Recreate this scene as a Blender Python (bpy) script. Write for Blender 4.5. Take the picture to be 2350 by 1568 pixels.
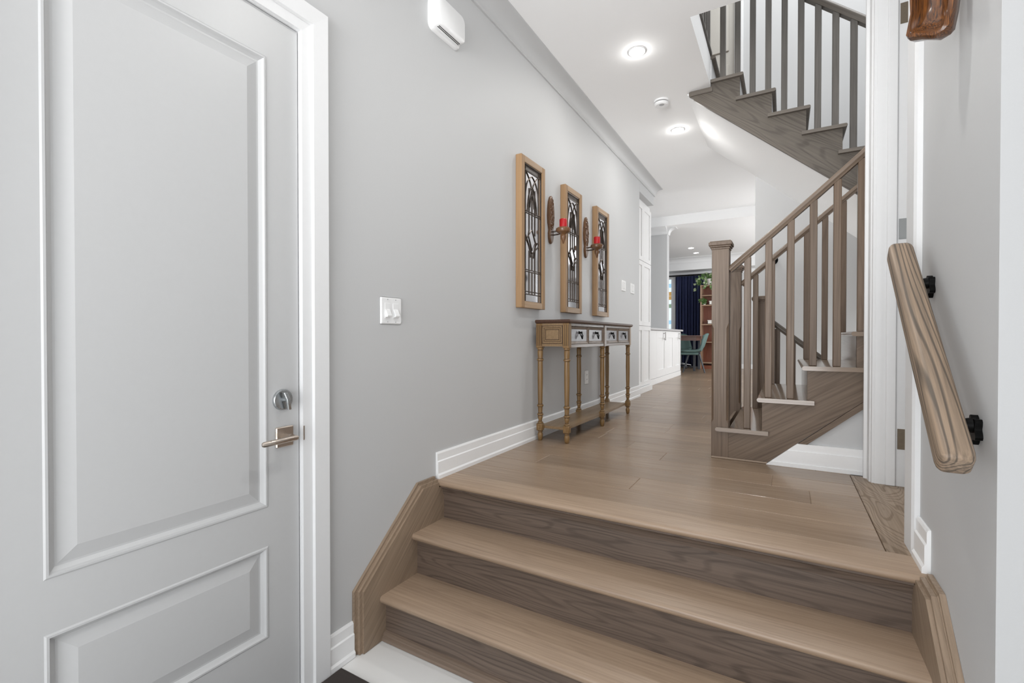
import bpy, bmesh, math, random
from mathutils import Vector, Matrix
random.seed(7)
S = bpy.context.scene
for o in list(bpy.data.objects): bpy.data.objects.remove(o)
COL = S.collection
# ------------------------------------------------------------------ camera
cam_d = bpy.data.cameras.new('camera'); cam = bpy.data.objects.new('camera', cam_d); COL.objects.link(cam)
cam_d.sensor_fit = 'HORIZONTAL'; cam_d.sensor_width = 36.0; cam_d.lens = 36.0*1070/2350
cam_d.clip_start = .02
cam.location = (0, 0, .70); cam.rotation_euler = (math.radians(90-.54), 0, math.radians(30.3))
S.camera = cam
# ------------------------------------------------------------------ world, exposure, big lights
S.view_settings.view_transform = 'Standard'
try: S.view_settings.look = 'None'
except Exception: pass
S.view_settings.exposure = 0.2; S.view_settings.gamma = 1.0; S.view_settings.use_curve_mapping = False
W = bpy.data.worlds.new('world'); S.world = W; W.use_nodes = True
W.node_tree.nodes['Background'].inputs[0].default_value = (.86, .93, 1, 1)
W.node_tree.nodes['Background'].inputs[1].default_value = 1.0
def area(name, loc, rot, sx, sy, power, color=(1, 1, 1), shape='RECTANGLE', spread=180):
    l = bpy.data.lights.new(name, 'AREA'); l.shape = shape; l.size = sx
    if shape in ('RECTANGLE', 'ELLIPSE'): l.size_y = sy
    l.energy = power; l.color = color; l.spread = math.radians(spread)
    o = bpy.data.objects.new(name, l); COL.objects.link(o); o.location = loc
    o.rotation_euler = [math.radians(a) for a in rot]
    return o
# added fill from behind the camera, tilted up to brighten the ceiling
area('front_fill', (-.45, -1.15, .75), (114, 0, 0), 1.7, 2.2, 39, (1, .99, .98))
# added narrow fill down the corridor for surfaces that face the camera
area('corridor_fill', (-.78, -1.2, 1.3), (101, 0, 1), 1.0, 1.5, 8.5, (1, .99, .98), spread=50)
# added fill above the stairwell on the upper floor, no visible source
area('upstairs_fill', (.5, 3.6, 5.05), (0, 0, 0), 2.4, 2.2, 84, (.97, .99, 1))
# added fill from the unseen side of the dining room, tilted up
area('dining_fill', (1.6, 8.6, 1.25), (0, 108, 0), 2.0, 3.6, 98, (.97, .99, 1))
area('kitchen_fill', (-4.4, 6.0, 1.5), (0, -100, 38), 1.6, 1.0, 34, (.97, .99, 1))  # added kitchen fill, turned to brighten the wall pier
def downlamp(x, y, z, p):
    area('downlight_lamp', (x, y, z-.012), (0, 0, 0), .09, .09, p, (1, .985, .95), 'DISK')
    l = bpy.data.lights.new('downlight_glow', 'POINT'); l.shadow_soft_size = .01; l.energy = p*.18; l.color = (1, .985, .95)
    o = bpy.data.objects.new('downlight_glow', l); COL.objects.link(o); o.location = (x, y, z-.024)
downlamp(-.869, 3.16, 2.63, 4.5); downlamp(-.865, 4.54, 2.63, 4.5)
downlamp(-.2, .45, 2.63, 4); downlamp(-.2, 1.55, 2.63, 7)
# added fill in the room behind the right-hand doorway, evens the left wall
area('side_room_fill', (1.7, 2.3, 1.1), (0, 95, 0), 1.6, 1.0, 10, (.97, .99, 1))

# added fill low in the basement stairwell, lifts the stair wall and soffit
area('basement_fill', (.75, 4.6, -.42), (180, 0, 0), .5, .7, 15, (1, .985, .95))

# ------------------------------------------------------------------ materials
def newmat(name):
    m = bpy.data.materials.new(name); m.use_nodes = True
    nt = m.node_tree; return m, nt, nt.nodes['Principled BSDF']
def setp(p, **k):
    for n, v in k.items():
        n = {'rough': 'Roughness', 'metal': 'Metallic', 'spec': 'Specular IOR Level', 'coat': 'Coat Weight', 'coatr': 'Coat Roughness'}.get(n, n)
        if n in p.inputs: p.inputs[n].default_value = v
def paint(name, col, rough=.5, bump=.0, scale=180, **k):
    m, nt, p = newmat(name); N = nt.nodes; L = nt.links
    tc = N.new('ShaderNodeTexCoord'); no = N.new('ShaderNodeTexNoise'); no.inputs['Scale'].default_value = scale; no.inputs['Detail'].default_value = 3
    L.new(tc.outputs['Object'], no.inputs['Vector'])
    mx = N.new('ShaderNodeMixRGB'); mx.inputs[1].default_value = (*[c*.985 for c in col], 1); mx.inputs[2].default_value = (*[min(1, c*1.015) for c in col], 1)
    L.new(no.outputs['Fac'], mx.inputs[0]); L.new(mx.outputs[0], p.inputs['Base Color'])
    if bump:
        b = N.new('ShaderNodeBump'); b.inputs['Strength'].default_value = bump; b.inputs['Distance'].default_value = .002
        L.new(no.outputs['Fac'], b.inputs['Height']); L.new(b.outputs[0], p.inputs['Normal'])
    setp(p, rough=rough, **k); return m
def wood(name, light, dark, axis='X', rot=(0, 0, 0), rough=.36, fine=1.0, cath=1.0, vary=.16, scale=1.0, contrast=1.0, spec=.5, along=.38, coat=0):
    """oak-like grain running along one axis, different on every object"""
    m, nt, p = newmat(name); N = nt.nodes; L = nt.links
    tc = N.new('ShaderNodeTexCoord'); oi = N.new('ShaderNodeObjectInfo')
    cmb = N.new('ShaderNodeVectorMath'); cmb.operation = 'SCALE'; cmb.inputs[0].default_value = (37.1, 17.7, 23.3); L.new(oi.outputs['Random'], cmb.inputs['Scale'])
    mp0 = N.new('ShaderNodeMapping'); mp0.inputs['Rotation'].default_value = rot; L.new(tc.outputs['Object'], mp0.inputs['Vector'])
    add = N.new('ShaderNodeVectorMath'); add.operation = 'ADD'; L.new(mp0.outputs[0], add.inputs[0]); L.new(cmb.outputs[0], add.inputs[1])
    def stretched(along, across):
        s = [across*scale]*3; s['XYZ'.index(axis)] = along*scale
        mp = N.new('ShaderNodeMapping'); mp.inputs['Scale'].default_value = s; L.new(add.outputs[0], mp.inputs['Vector']); return mp
    a = stretched(3.0, 120); n1 = N.new('ShaderNodeTexNoise'); n1.inputs['Scale'].default_value = 1; n1.inputs['Detail'].default_value = 4; n1.inputs['Roughness'].default_value = .6; L.new(a.outputs[0], n1.inputs['Vector'])
    b = stretched(along, 9.0); n2 = N.new('ShaderNodeTexNoise'); n2.inputs['Scale'].default_value = 1; n2.inputs['Detail'].default_value = 1.2; n2.inputs['Roughness'].default_value = .4; n2.inputs['Distortion'].default_value = .25; L.new(b.outputs[0], n2.inputs['Vector'])
    mu = N.new('ShaderNodeMath'); mu.operation = 'MULTIPLY'; mu.inputs[1].default_value = 120; L.new(n2.outputs['Fac'], mu.inputs[0])
    sn = N.new('ShaderNodeMath'); sn.operation = 'SINE'; L.new(mu.outputs[0], sn.inputs[0])
    rg = N.new('ShaderNodeMapRange'); rg.inputs['From Min'].default_value = .25; rg.inputs['From Max'].default_value = 1; L.new(sn.outputs[0], rg.inputs['Value'])
    c = stretched(.7, 5); n3 = N.new('ShaderNodeTexNoise'); n3.inputs['Scale'].default_value = 1; n3.inputs['Detail'].default_value = 2; L.new(c.outputs[0], n3.inputs['Vector'])
    fr = N.new('ShaderNodeMapRange'); fr.inputs['From Min'].default_value = .34; fr.inputs['From Max'].default_value = .68; L.new(n1.outputs['Fac'], fr.inputs['Value'])
    m1 = N.new('ShaderNodeMath'); m1.operation = 'MULTIPLY'; m1.inputs[1].default_value = .42*fine; L.new(fr.outputs[0], m1.inputs[0])
    m2 = N.new('ShaderNodeMath'); m2.operation = 'MULTIPLY_ADD'; m2.inputs[1].default_value = .26*cath; L.new(rg.outputs[0], m2.inputs[0]); L.new(m1.outputs[0], m2.inputs[2])
    m3 = N.new('ShaderNodeMath'); m3.operation = 'MULTIPLY_ADD'; m3.inputs[1].default_value = .5; L.new(n3.outputs['Fac'], m3.inputs[0]); L.new(m2.outputs[0], m3.inputs[2])
    m4 = N.new('ShaderNodeMapRange'); m4.inputs['From Min'].default_value = .5-.42/contrast; m4.inputs['From Max'].default_value = .5+.42/contrast; L.new(m3.outputs[0], m4.inputs['Value'])
    mx = N.new('ShaderNodeMixRGB'); mx.inputs[1].default_value = (*light, 1); mx.inputs[2].default_value = (*dark, 1); L.new(m4.outputs[0], mx.inputs[0])
    hs = N.new('ShaderNodeHueSaturation'); L.new(mx.outputs[0], hs.inputs['Color'])
    vr = N.new('ShaderNodeMapRange'); vr.inputs['To Min'].default_value = 1-vary; vr.inputs['To Max'].default_value = 1+vary; L.new(oi.outputs['Random'], vr.inputs['Value']); L.new(vr.outputs[0], hs.inputs['Value'])
    L.new(hs.outputs[0], p.inputs['Base Color'])
    bp = N.new('ShaderNodeBump'); bp.inputs['Strength'].default_value = .12; bp.inputs['Distance'].default_value = .0015; bp.invert = True; L.new(m3.outputs[0], bp.inputs['Height']); L.new(bp.outputs[0], p.inputs['Normal'])
    rr = N.new('ShaderNodeMapRange'); rr.inputs['To Min'].default_value = rough-.05; rr.inputs['To Max'].default_value = rough+.10; L.new(m4.outputs[0], rr.inputs['Value']); L.new(rr.outputs[0], p.inputs['Roughness'])
    setp(p, spec=spec, coat=coat, coatr=.12)
    return m
def emit(name, col, s):
    m, nt, p = newmat(name); setp(p, **{'Base Color': (*col, 1), 'Emission Color': (*col, 1), 'Emission Strength': s, 'rough': .4}); return m
def metal(name, col, rough=.3):
    m, nt, p = newmat(name); N = nt.nodes; L = nt.links
    tc = N.new('ShaderNodeTexCoord'); no = N.new('ShaderNodeTexNoise'); no.inputs['Scale'].default_value = 60; L.new(tc.outputs['Object'], no.inputs['Vector'])
    mr = N.new('ShaderNodeMapRange'); mr.inputs['To Min'].default_value = rough*.8; mr.inputs['To Max'].default_value = rough*1.2; L.new(no.outputs['Fac'], mr.inputs['Value']); L.new(mr.outputs[0], p.inputs['Roughness'])
    setp(p, **{'Base Color': (*col, 1), 'metal': 1.0}); return m

M = {}
M['wall'] = paint('wall_paint', (.55, .555, .56), .55, .04, 260)
M['ceiling'] = paint('ceiling_paint', (.91, .912, .915), .8, .03, 300)
M['trim'] = paint('trim_paint', (.76, .765, .772), .5, 0, 40)
M['base'] = paint('baseboard_paint', (.88, .885, .89), .3, 0, 40)
M['door'] = paint('door_paint', (.53, .535, .54), .36, .02, 60)
M['closet'] = paint('closet_door_paint', (.50, .48, .44), .4, 0, 40)
M['cab'] = paint('cabinet_paint', (.86, .86, .86), .35, 0, 30)
M['plastic'] = paint('white_plastic', (.86, .865, .87), .35, 0, 30)
M['plastic_grey'] = paint('grey_plastic', (.45, .46, .47), .45, 0, 30)
M['slot'] = paint('dark_slot', (.06, .06, .06), .6, 0, 30)
OL, OD = (.385, .290, .215), (.205, .150, .110)
M['plank'] = wood('oak_planks', (.345, .247, .170), (.205, .140, .092), 'X', rough=.31, vary=.10, cath=.55, coat=.15)
M['board'] = wood('oak_border_board', (.36, .265, .185), (.17, .115, .07), 'Y', rough=.36, vary=.05, cath=1.6, along=2.0)
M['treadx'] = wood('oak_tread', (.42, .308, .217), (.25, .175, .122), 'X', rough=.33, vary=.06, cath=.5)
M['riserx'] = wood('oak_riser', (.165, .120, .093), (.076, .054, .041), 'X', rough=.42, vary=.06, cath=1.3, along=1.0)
M['skirt'] = wood('oak_skirt', (.35, .26, .185), (.20, .145, .10), 'Y', rot=(math.radians(-45), 0, 0), rough=.45, vary=.04, cath=.6)
M['skirtx'] = wood('oak_shoe', (.26, .192, .145), (.14, .102, .076), 'X', rough=.42, vary=.05, cath=.4)
M['oaktread'] = wood('oak_polished_tread', (.30, .225, .165), (.17, .124, .09), 'X', rough=.17, vary=.06, cath=.3, spec=.6, coat=.8)
M['oakx'] = wood('oak_along_x', OL, OD, 'X', rough=.4, vary=.08, cath=.7)
M['oaky'] = wood('oak_along_y', (.30, .225, .165), (.17, .124, .09), 'Y', rough=.17, vary=.08, cath=.2, spec=.6, coat=.8)
M['oakz'] = wood('oak_along_z', (.185, .126, .084), (.10, .066, .043), 'Z', rough=.42, vary=.13, cath=.8)  # lower-flight shade is put into this oak's colour
M['oakrail'] = wood('oak_rail', (.23, .168, .122), (.12, .087, .063), 'X', rot=(0, math.radians(41), 0), rough=.36, vary=.05, cath=.5)
M['oakrail_up_shaded'] = wood('oak_rail_up_shaded', (.18, .158, .135), (.10, .088, .076), 'X', rot=(0, math.radians(-41), 0), rough=.36, vary=.05, cath=.5)  # upper-flight oaks: same wood, with its shade there put into the colour
M['stringer'] = wood('oak_stringer', (.185, .128, .085), (.10, .067, .044), 'X', rot=(0, math.radians(32), 0), rough=.45, vary=.03, cath=.9)  # oak darkened in colour for the shading of the lower flight
M['stringer_up_shaded'] = wood('oak_stringer_up_shaded', (.15, .128, .105), (.082, .069, .057), 'X', rot=(0, math.radians(-38), 0), rough=.45, vary=.03, cath=1.5, scale=.8, along=.8)  # shaded copy of the stringer oak, shade mixed into the colour
M['oakz_up_shaded'] = wood('oak_baluster_up_shaded', (.15, .138, .125), (.085, .078, .070), 'Z', rough=.45, vary=.10, cath=.6)
M['tread_up_shaded'] = wood('oak_tread_up_shaded', (.19, .165, .14), (.11, .095, .08), 'X', rough=.4, vary=.05, cath=.5)
M['wallrail'] = wood('oak_wall_handrail', (.38, .275, .19), (.10, .076, .056), 'Y', rot=(math.radians(-43), 0, 0), rough=.45, vary=.0, cath=1.9, scale=1.15, contrast=1.05, along=.45)
M['pine'] = wood('pine_frame', (.36, .225, .115), (.25, .145, .068), 'Z', rough=.5, vary=.06, cath=.6)
M['pinex'] = wood('pine_frame_rail', (.44, .31, .20), (.32, .21, .125), 'Y', rough=.5, vary=.06, cath=.5)
M['honey'] = wood('honey_wood', (.29, .175, .068), (.125, .065, .022), 'Z', rough=.38, vary=.05, cath=.5)
M['honeyx'] = wood('honey_wood_panel', (.29, .19, .10), (.17, .105, .048), 'Y', rough=.34, vary=.06, cath=.5)
M['dark_line'] = paint('dark_line_paint', (.075, .040, .018), .4, 0, 60)  # thin dark strips along the console table's grooves and rings
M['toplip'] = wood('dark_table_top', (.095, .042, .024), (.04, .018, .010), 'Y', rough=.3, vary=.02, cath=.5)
M['front'] = wood('drawer_front_wood', (.25, .20, .165), (.16, .125, .10), 'Y', rough=.22, vary=.03, cath=.4)
M['drawer'] = wood('drawer_panel_wood', (.27, .265, .285), (.20, .195, .205), 'Y', rough=.2, vary=.04, cath=.3)
M['sconce'] = wood('sconce_wood', (.215, .105, .045), (.055, .024, .010), 'Z', rough=.32, vary=.12, cath=.6, scale=3)
M['carve'] = wood('carved_burl', (.24, .088, .022), (.028, .010, .005), 'Z', rough=.14, vary=0, cath=.4, scale=2.6, contrast=1.9, coat=.5)
M['walnut'] = wood('bookcase_wood', (.29, .09, .043), (.14, .037, .018), 'Z', rough=.4, vary=.1, cath=.7)
M['shelf'] = wood('bookcase_shelf', (.45, .30, .21), (.3, .19, .12), 'X', rough=.4, vary=.1, cath=.5)
M['dtable'] = wood('dining_table_wood', (.22, .13, .11), (.12, .07, .06), 'X', rough=.35, vary=.05, cath=.6)
M['charcoal'] = paint('charcoal_leg', (.045, .05, .06), .4, 0, 30)
M['green'] = paint('green_fabric', (.105, .17, .16), .7, .3, 500)
M['navy'] = paint('navy_curtain', (.026, .036, .10), .75, .2, 500)
M['leaf'] = paint('leaf_green', (.11, .21, .06), .45, 0, 8)
M['leafpale'] = paint('leaf_pale', (.42, .50, .30), .45, 0, 8)
M['potw'] = paint('white_ceramic', (.8, .78, .74), .3, 0, 20)
M['black'] = metal('black_iron', (.012, .012, .012), .45)
M['iron'] = metal('bronze_wire', (.12, .09, .07), .35)
M['came'] = metal('lead_came', (.12, .10, .085), .33)
M['nickel'] = metal('brushed_nickel', (.56, .49, .43), .3)
M['handle'] = metal('cabinet_handle', (.36, .35, .34), .35)
M['chrome'] = metal('satin_chrome', (.50, .52, .53), .28)
M['hinge'] = metal('hinge_bronze', (.30, .25, .19), .35)
M['steel'] = metal('hinge_steel', (.45, .46, .46), .35)
m, nt, p = newmat('mirror_glass'); setp(p, **{'Base Color': (.80, .80, .83, 1), 'metal': 1.0, 'rough': .06}); M['mirror'] = m
M['amber'] = paint('dark_amber_glass', (.03, .018, .012), .38, 0, 60)
M['redwax'] = paint('red_wax', (.40, .006, .010), .4, 0, 60)
M['stone'] = paint('worktop_stone', (.60, .60, .61), .2, 0, 25)
M['tile'] = paint('white_marble_tile', (.80, .80, .79), .25, 0, 7)
M['matfib'] = paint('doormat_fibre', (.045, .036, .032), .95, 1.0, 900)
M['bulb'] = emit('lamp_diffuser', (1, .98, .94), 14)
M['sky1'] = emit('blue_pane', (.36, .64, .86), .6); M['sky2'] = emit('pale_pane', (.70, .84, .95), .75)
M['amberp'] = emit('amber_pane', (.60, .36, .10), .42); M['greenp'] = emit('green_pane', (.24, .36, .25), .5)
m, nt, p = newmat('clear_window'); setp(p, **{'Base Color': (.9, .95, 1, 1), 'rough': .02, 'Transmission Weight': 1.0, 'IOR': 1.05}); M['glass'] = m

# ------------------------------------------------------------------ mesh helpers
def BM(): return bmesh.new()
def box(bm, x0, x1, y0, y1, z0, z1, bev=0):
    if x0 > x1: x0, x1 = x1, x0
    if y0 > y1: y0, y1 = y1, y0
    if z0 > z1: z0, z1 = z1, z0
    v = [bm.verts.new((x, y, z)) for x in (x0, x1) for y in (y0, y1) for z in (z0, z1)]
    fs = [bm.faces.new([v[i] for i in q]) for q in ((0, 1, 3, 2), (4, 6, 7, 5), (0, 4, 5, 1), (2, 3, 7, 6), (0, 2, 6, 4), (1, 5, 7, 3))]
    if bev:
        ed = list({e for f in fs for e in f.edges})
        bmesh.ops.bevel(bm, geom=ed, offset=bev, segments=1, profile=.5, affect='EDGES')
    return bm
def prism(bm, pts, axis, a, b):
    """polygon pts in the two other axes (cyclic order x,y,z without axis), extruded from a to b"""
    def P(p, t):
        return {'X': (t, p[0], p[1]), 'Y': (p[0], t, p[1]), 'Z': (p[0], p[1], t)}[axis]
    v0 = [bm.verts.new(P(p, a)) for p in pts]; v1 = [bm.verts.new(P(p, b)) for p in pts]
    n = len(pts)
    bm.faces.new(v0); bm.faces.new(v1[::-1])
    for i in range(n):
        bm.faces.new((v0[i], v1[i], v1[(i+1) % n], v0[(i+1) % n]))
    return bm
def sweep(bm, prof, path, frames):
    """closed profile prof [(u,v)] carried along path points with (U,V) axes per point"""
    rings = []
    for c, (U, V) in zip(path, frames):
        rings.append([bm.verts.new(Vector(c)+Vector(U)*u+Vector(V)*v) for u, v in prof])
    n = len(prof)
    for r0, r1 in zip(rings, rings[1:]):
        for i in range(n): bm.faces.new((r0[i], r0[(i+1) % n], r1[(i+1) % n], r1[i]))
    bm.faces.new(rings[0][::-1]); bm.faces.new(rings[-1])
    return bm
def tube(bm, pts, r, seg=8):
    pts = [Vector(p) for p in pts]; fr = []
    for i, p in enumerate(pts):
        d = (pts[min(i+1, len(pts)-1)]-pts[max(i-1, 0)]).normalized()
        u = d.cross(Vector((0, 0, 1)))
        if u.length < 1e-3: u = d.cross(Vector((0, 1, 0)))
        u.normalize(); fr.append((u, u.cross(d)))
    rr = r if isinstance(r, (list, tuple)) else [r]*len(pts)
    rings = []
    for p, (u, v), q in zip(pts, fr, rr):
        rings.append([bm.verts.new(p+u*q*math.cos(2*math.pi*k/seg)+v*q*math.sin(2*math.pi*k/seg)) for k in range(seg)])
    for r0, r1 in zip(rings, rings[1:]):
        for i in range(seg): bm.faces.new((r0[i], r0[(i+1) % seg], r1[(i+1) % seg], r1[i]))
    bm.faces.new(rings[0][::-1]); bm.faces.new(rings[-1])
    return bm
def lathe(bm, prof, cx, cy, cz=0, seg=16, axis='Z'):
    """prof [(r, h)] turned about an axis through (cx,cy,cz)"""
    def P(r, t, h):
        a, b = r*math.cos(t), r*math.sin(t)
        return {'Z': (cx+a, cy+b, cz+h), 'X': (cx+h, cy+a, cz+b), 'Y': (cx+a, cy+h, cz+b)}[axis]
    rings = [[bm.verts.new(P(max(r, 1e-4), 2*math.pi*k/seg, h)) for k in range(seg)] for r, h in prof]
    for r0, r1 in zip(rings, rings[1:]):
        for i in range(seg): bm.faces.new((r0[i], r0[(i+1) % seg], r1[(i+1) % seg], r1[i]))
    bm.faces.new(rings[0][::-1]); bm.faces.new(rings[-1])
    return bm
def rrect(w, h, r, n=4):
    pts = []
    for cx, cy, a0 in ((w/2-r, h/2-r, 0), (-w/2+r, h/2-r, 90), (-w/2+r, -h/2+r, 180), (w/2-r, -h/2+r, 270)):
        for k in range(n+1):
            a = math.radians(a0+90*k/n); pts.append((cx+r*math.cos(a), cy+r*math.sin(a)))
    return pts
def wpos(o):
    v = Vector(o.location)
    while o.parent: o = o.parent; v += Vector(o.location)
    return v
def obj(name, bm, m, parent=None, smooth=False, kind=None, label=None):
    bmesh.ops.recalc_face_normals(bm, faces=bm.faces[:])
    me = bpy.data.meshes.new(name)
    o = bpy.data.objects.new(name, me); COL.objects.link(o)
    if parent:
        o.parent = parent
        bmesh.ops.translate(bm, verts=bm.verts[:], vec=-wpos(parent))
    bm.to_mesh(me); bm.free()
    if m: me.materials.append(m)
    if smooth:
        for f in me.polygons: f.use_smooth = True
        try: me.set_sharp_from_angle(angle=math.radians(40))
        except Exception: pass
    if kind: o['kind'] = kind
    if label: o['label'] = label
    return o
def tag(o, label, cat, group=None):
    o['label'] = label; o['category'] = cat
    if group: o['group'] = group
    return o
def thing(name, label, cat, loc, group=None):
    o = bpy.data.objects.new(name, None); COL.objects.link(o); o.location = loc; o.empty_display_size = .1
    return tag(o, label, cat, group)
def struct(name, bm, m, parent=None, smooth=False):
    return obj(name, bm, m, parent, smooth, kind=None if parent else 'structure')
def copy_tree(o, loc=None, parent=None):
    c = o.copy(); COL.objects.link(c)
    if parent: c.parent = parent
    if loc: c.location = loc
    for ch in list(o.children): copy_tree(ch, None, c)
    return c

# ------------------------------------------------------------------ room shell
WX, RX, ZC, ZL, ZE, ZU = -1.485, .375, 2.63, 2.48, -.57, 2.855
DY0, DY1, DZ1 = .262, 1.047, 1.776           # entry-side door on the left wall
b = BM()
box(b, WX-.12, WX, -1.3, DY0-.012, ZE-.02, ZC+.05); box(b, WX-.12, WX, DY0-.012, DY1+.012, DZ1+.012, ZC+.05)
box(b, WX-.12, WX, DY1+.012, 5.52, ZE-.02, ZC+.05)
struct('wall_left', b, M['wall'])
b = BM(); box(b, WX-.9, WX-.145, -1.3, 1.6, ZE-.02, 2.4); struct('wall_garage', b, M['wall'])
# right wall, corner towards the camera, doorway
b = BM(); box(b, RX, RX+.115, 1.315, 2.058, ZE-.02, ZC+.05); box(b, RX, RX+.115, 2.058, 2.81, 2.36, ZC+.05); box(b, RX, RX+.115, 2.81, 2.925, ZE-.02, ZC+.05)
struct('wall_right', b, M['wall'])
b = BM(); box(b, RX+.115, 1.9, 1.315, 1.43, ZE-.02, ZC+.05); box(b, 1.3, 1.4, -1.3, 1.315, ZE-.02, ZC+.05)
struct('wall_entry', b, M['wall'])
b = BM(); box(b, -1.6, -1.35, -1.36, -1.26, ZE-.02, ZC+.05); box(b, .5, 1.4, -1.36, -1.26, ZE-.02, ZC+.05); box(b, -1.35, .5, -1.36, -1.26, 2.0, ZC+.05)
struct('wall_front', b, M['wall'])
b = BM(); box(b, 1.78, 1.9, 1.43, 2.93, -.1, ZC+.05); struct('wall_side_room', b, M['wall'])
b = BM(); box(b, RX+.115, 1.9, 2.93, 2.96, 1.1, ZC); box(b, RX, RX+.6, 2.94, 2.955, 1.95, ZC); b.free()
# hall / kitchen beyond
b = BM(); box(b, -4.6, -1.67, 5.42, 5.52, -.02, ZC+.05); struct('wall_pantry', b, M['wall'])
b = BM(); box(b, -4.7, -4.6, 5.42, 11.6, -.02, ZC+.05); struct('wall_kitchen', b, M['wall'])
b = BM(); box(b, 1.9, 2.0, 2.93, 11.6, -1.5, 5.3); struct('wall_east', b, M['wall'])
b = BM()   # far wall with the window hole
FW = 11.5
box(b, -4.6, -2.52, FW, FW+.1, -.02, ZC); box(b, -2.23, 1.9, FW, FW+.1, -.02, ZC); box(b, -2.52, -2.23, FW, FW+.1, 2.12, ZC); box(b, -2.52, -2.23, FW, FW+.1, -.02, .55)
struct('wall_far', b, M['wall'])
b = BM(); box(b, -4.6, 1.9, 11.06, FW, 2.21, ZL+.02); struct('trim_1', b, M['trim'])
# ceilings, with the stairwell opening
OX, OY0, OY1 = -.50, 2.985, 5.1
b = BM()
box(b, -1.61, OX, -1.36, 6.25, ZC, ZU-.006); box(b, OX, 1.9, -1.36, OY0, ZC, ZU-.006); box(b, OX, 1.9, OY1+.12, 6.25, ZC, ZU-.006)
box(b, -4.7, 2.0, 6.25, 7.70, ZC, ZU-.006); box(b, -4.7, 2.0, 7.70, 11.6, ZL, ZU-.006); box(b, -4.7, -1.61, 5.4, 6.25, ZC, ZU-.006)
struct('ceiling', b, M['ceiling'])
# stair wall behind the flights, upstairs shell
b = BM(); box(b, -.25, 1.9, OY1, OY1+.12, -1.5, ZC); struct('wall_stair', b, M['wall'])
b = BM(); box(b, -3.0, -1.0, OY1, OY1+.12, ZU, 5.3); box(b, -.44, 1.9, OY1, OY1+.12, ZC, 5.3); box(b, -1.0, -.44, OY1, OY1+.12, 4.9, 5.3); box(b, -3.1, -3.0, 1.4, 5.2, ZU, 5.3); box(b, -3.1, 2.0, 1.3, 1.4, ZU, 5.3); box(b, 1.9, 2.0, 1.3, 2.93, ZU, 5.3)
struct('wall_upstairs', b, M['wall'])
b = BM(); box(b, -3.1, 2.0, 1.3, 5.22, 5.3, 5.4); struct('ceiling_upstairs', b, M['ceiling'])
b = BM(); box(b, -3.0, OX-.03, 1.4, OY1, ZU-.006, ZU); box(b, OX-.03, 1.9, 1.4, OY0-.02, ZU-.006, ZU); struct('floor_upstairs', b, M['oakx'])
# closet door upstairs, panelled
d = struct('door_3', box(BM(), -1.0, -.44, OY1+.03, OY1+.07, ZU, 4.9), M['closet'])
for z0, z1 in ((3.0, 3.42), (3.55, 4.78)):
    for x0, x1 in ((-.95, -.75), (-.69, -.49)):
        b = BM(); box(b, x0, x1, OY1+.018, OY1+.03, z0, z1, .006); obj('panel', b, M['closet'], d)
b = BM(); box(b, -.44, -.36, OY1-.015, OY1, ZU, 4.95, .003); box(b, -1.08, -1.0, OY1-.015, OY1, ZU, 4.95, .003); box(b, -1.08, -.36, OY1-.015, OY1, 4.9, 4.98, .003); struct('trim_2', b, M['trim'])

# ------------------------------------------------------------------ crown moulding and bulkhead
def crown_prof(s=1.0):   # (out, down) from the wall/ceiling corner
    pts = [(0, 0), (.110, 0), (.110, .006)]
    for k in range(9):
        a = math.radians(90*k/8); pts.append((.014+.090*(1-math.sin(a)), .008+.068*(1-math.cos(a))))
    pts += [(.014, .080), (.010, .084), (.010, .090), (0, .090)]
    return [(x*s, y*s) for x, y in pts]
b = BM(); prism(b, [(WX+u, ZC-v) for u, v in crown_prof()], 'Y', -1.26, 6.25)
o = struct('trim_3', b, M['wall'], smooth=True)
b = BM(); box(b, WX-.35, WX, 5.521, 6.21, 2.42, ZC); struct('trim_4', b, M['wall'])
# far bulkhead crown
b = BM(); prism(b, [(11.06-u, ZL-v) for u, v in crown_prof(1.25)], 'X', -4.6, 1.9); struct('trim_5', b, M['trim'], smooth=True)
b = BM(); box(b, -4.6, 1.9, FW-.02, FW, 2.13, 2.21, .002); struct('trim_6', b, M['trim'])

# ------------------------------------------------------------------ baseboards
BP = [(0, 0), (.021, 0), (.021, .017), (.015, .025), (.015, .083), (.010, .088), (.010, .122), (.006, .130), (0, .130)]
def base_y(name, x, y0, y1, z, sgn, h=1.0):
    return struct(name, prism(BM(), [(x+sgn*u, z+v*h) for u, v in BP], 'Y', y0, y1), M['base'])
base_y('baseboard_left', WX, 1.795, 5.52, 0, 1)
base_y('baseboard_entry', WX, 1.155, 1.275, ZE, 1, 1.06)
base_y('baseboard_right', RX, 1.80, 1.928, 0, -1)

# ------------------------------------------------------------------ floor: slab + planks
b = BM()
box(b, -4.6, 1.9, 5.1, FW, -.2, -.012); box(b, -4.6, -.2, 1.832, 5.1, -.2, -.012); box(b, -.2, 1.9, 1.832, 3.93, -.2, -.012)
fl = struct('floor', b, M['slot'])
b = BM(); box(b, WX, RX-.095, 1.775, 1.925, -.030, 0, .006)
nosing_bm = b
def plank(x0, x1, y0, y1):
    b = BM(); z0, z1, c = -.0115, 0, .0024
    v = [b.verts.new(p) for p in ((x0, y0, z0), (x1, y0, z0), (x1, y1, z0), (x0, y1, z0), (x0, y0, z1-c), (x1, y0, z1-c), (x1, y1, z1-c), (x0, y1, z1-c), (x0+c, y0+c, z1), (x1-c, y0+c, z1), (x1-c, y1-c, z1), (x0+c, y1-c, z1))]
    for q in ((0, 1, 5, 4), (1, 2, 6, 5), (2, 3, 7, 6), (3, 0, 4, 7), (4, 5, 9, 8), (5, 6, 10, 9), (6, 7, 11, 10), (7, 4, 8, 11), (8, 9, 10, 11)): b.faces.new([v[i] for i in q])
    obj('plank', b, M['plank'], fl)
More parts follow.
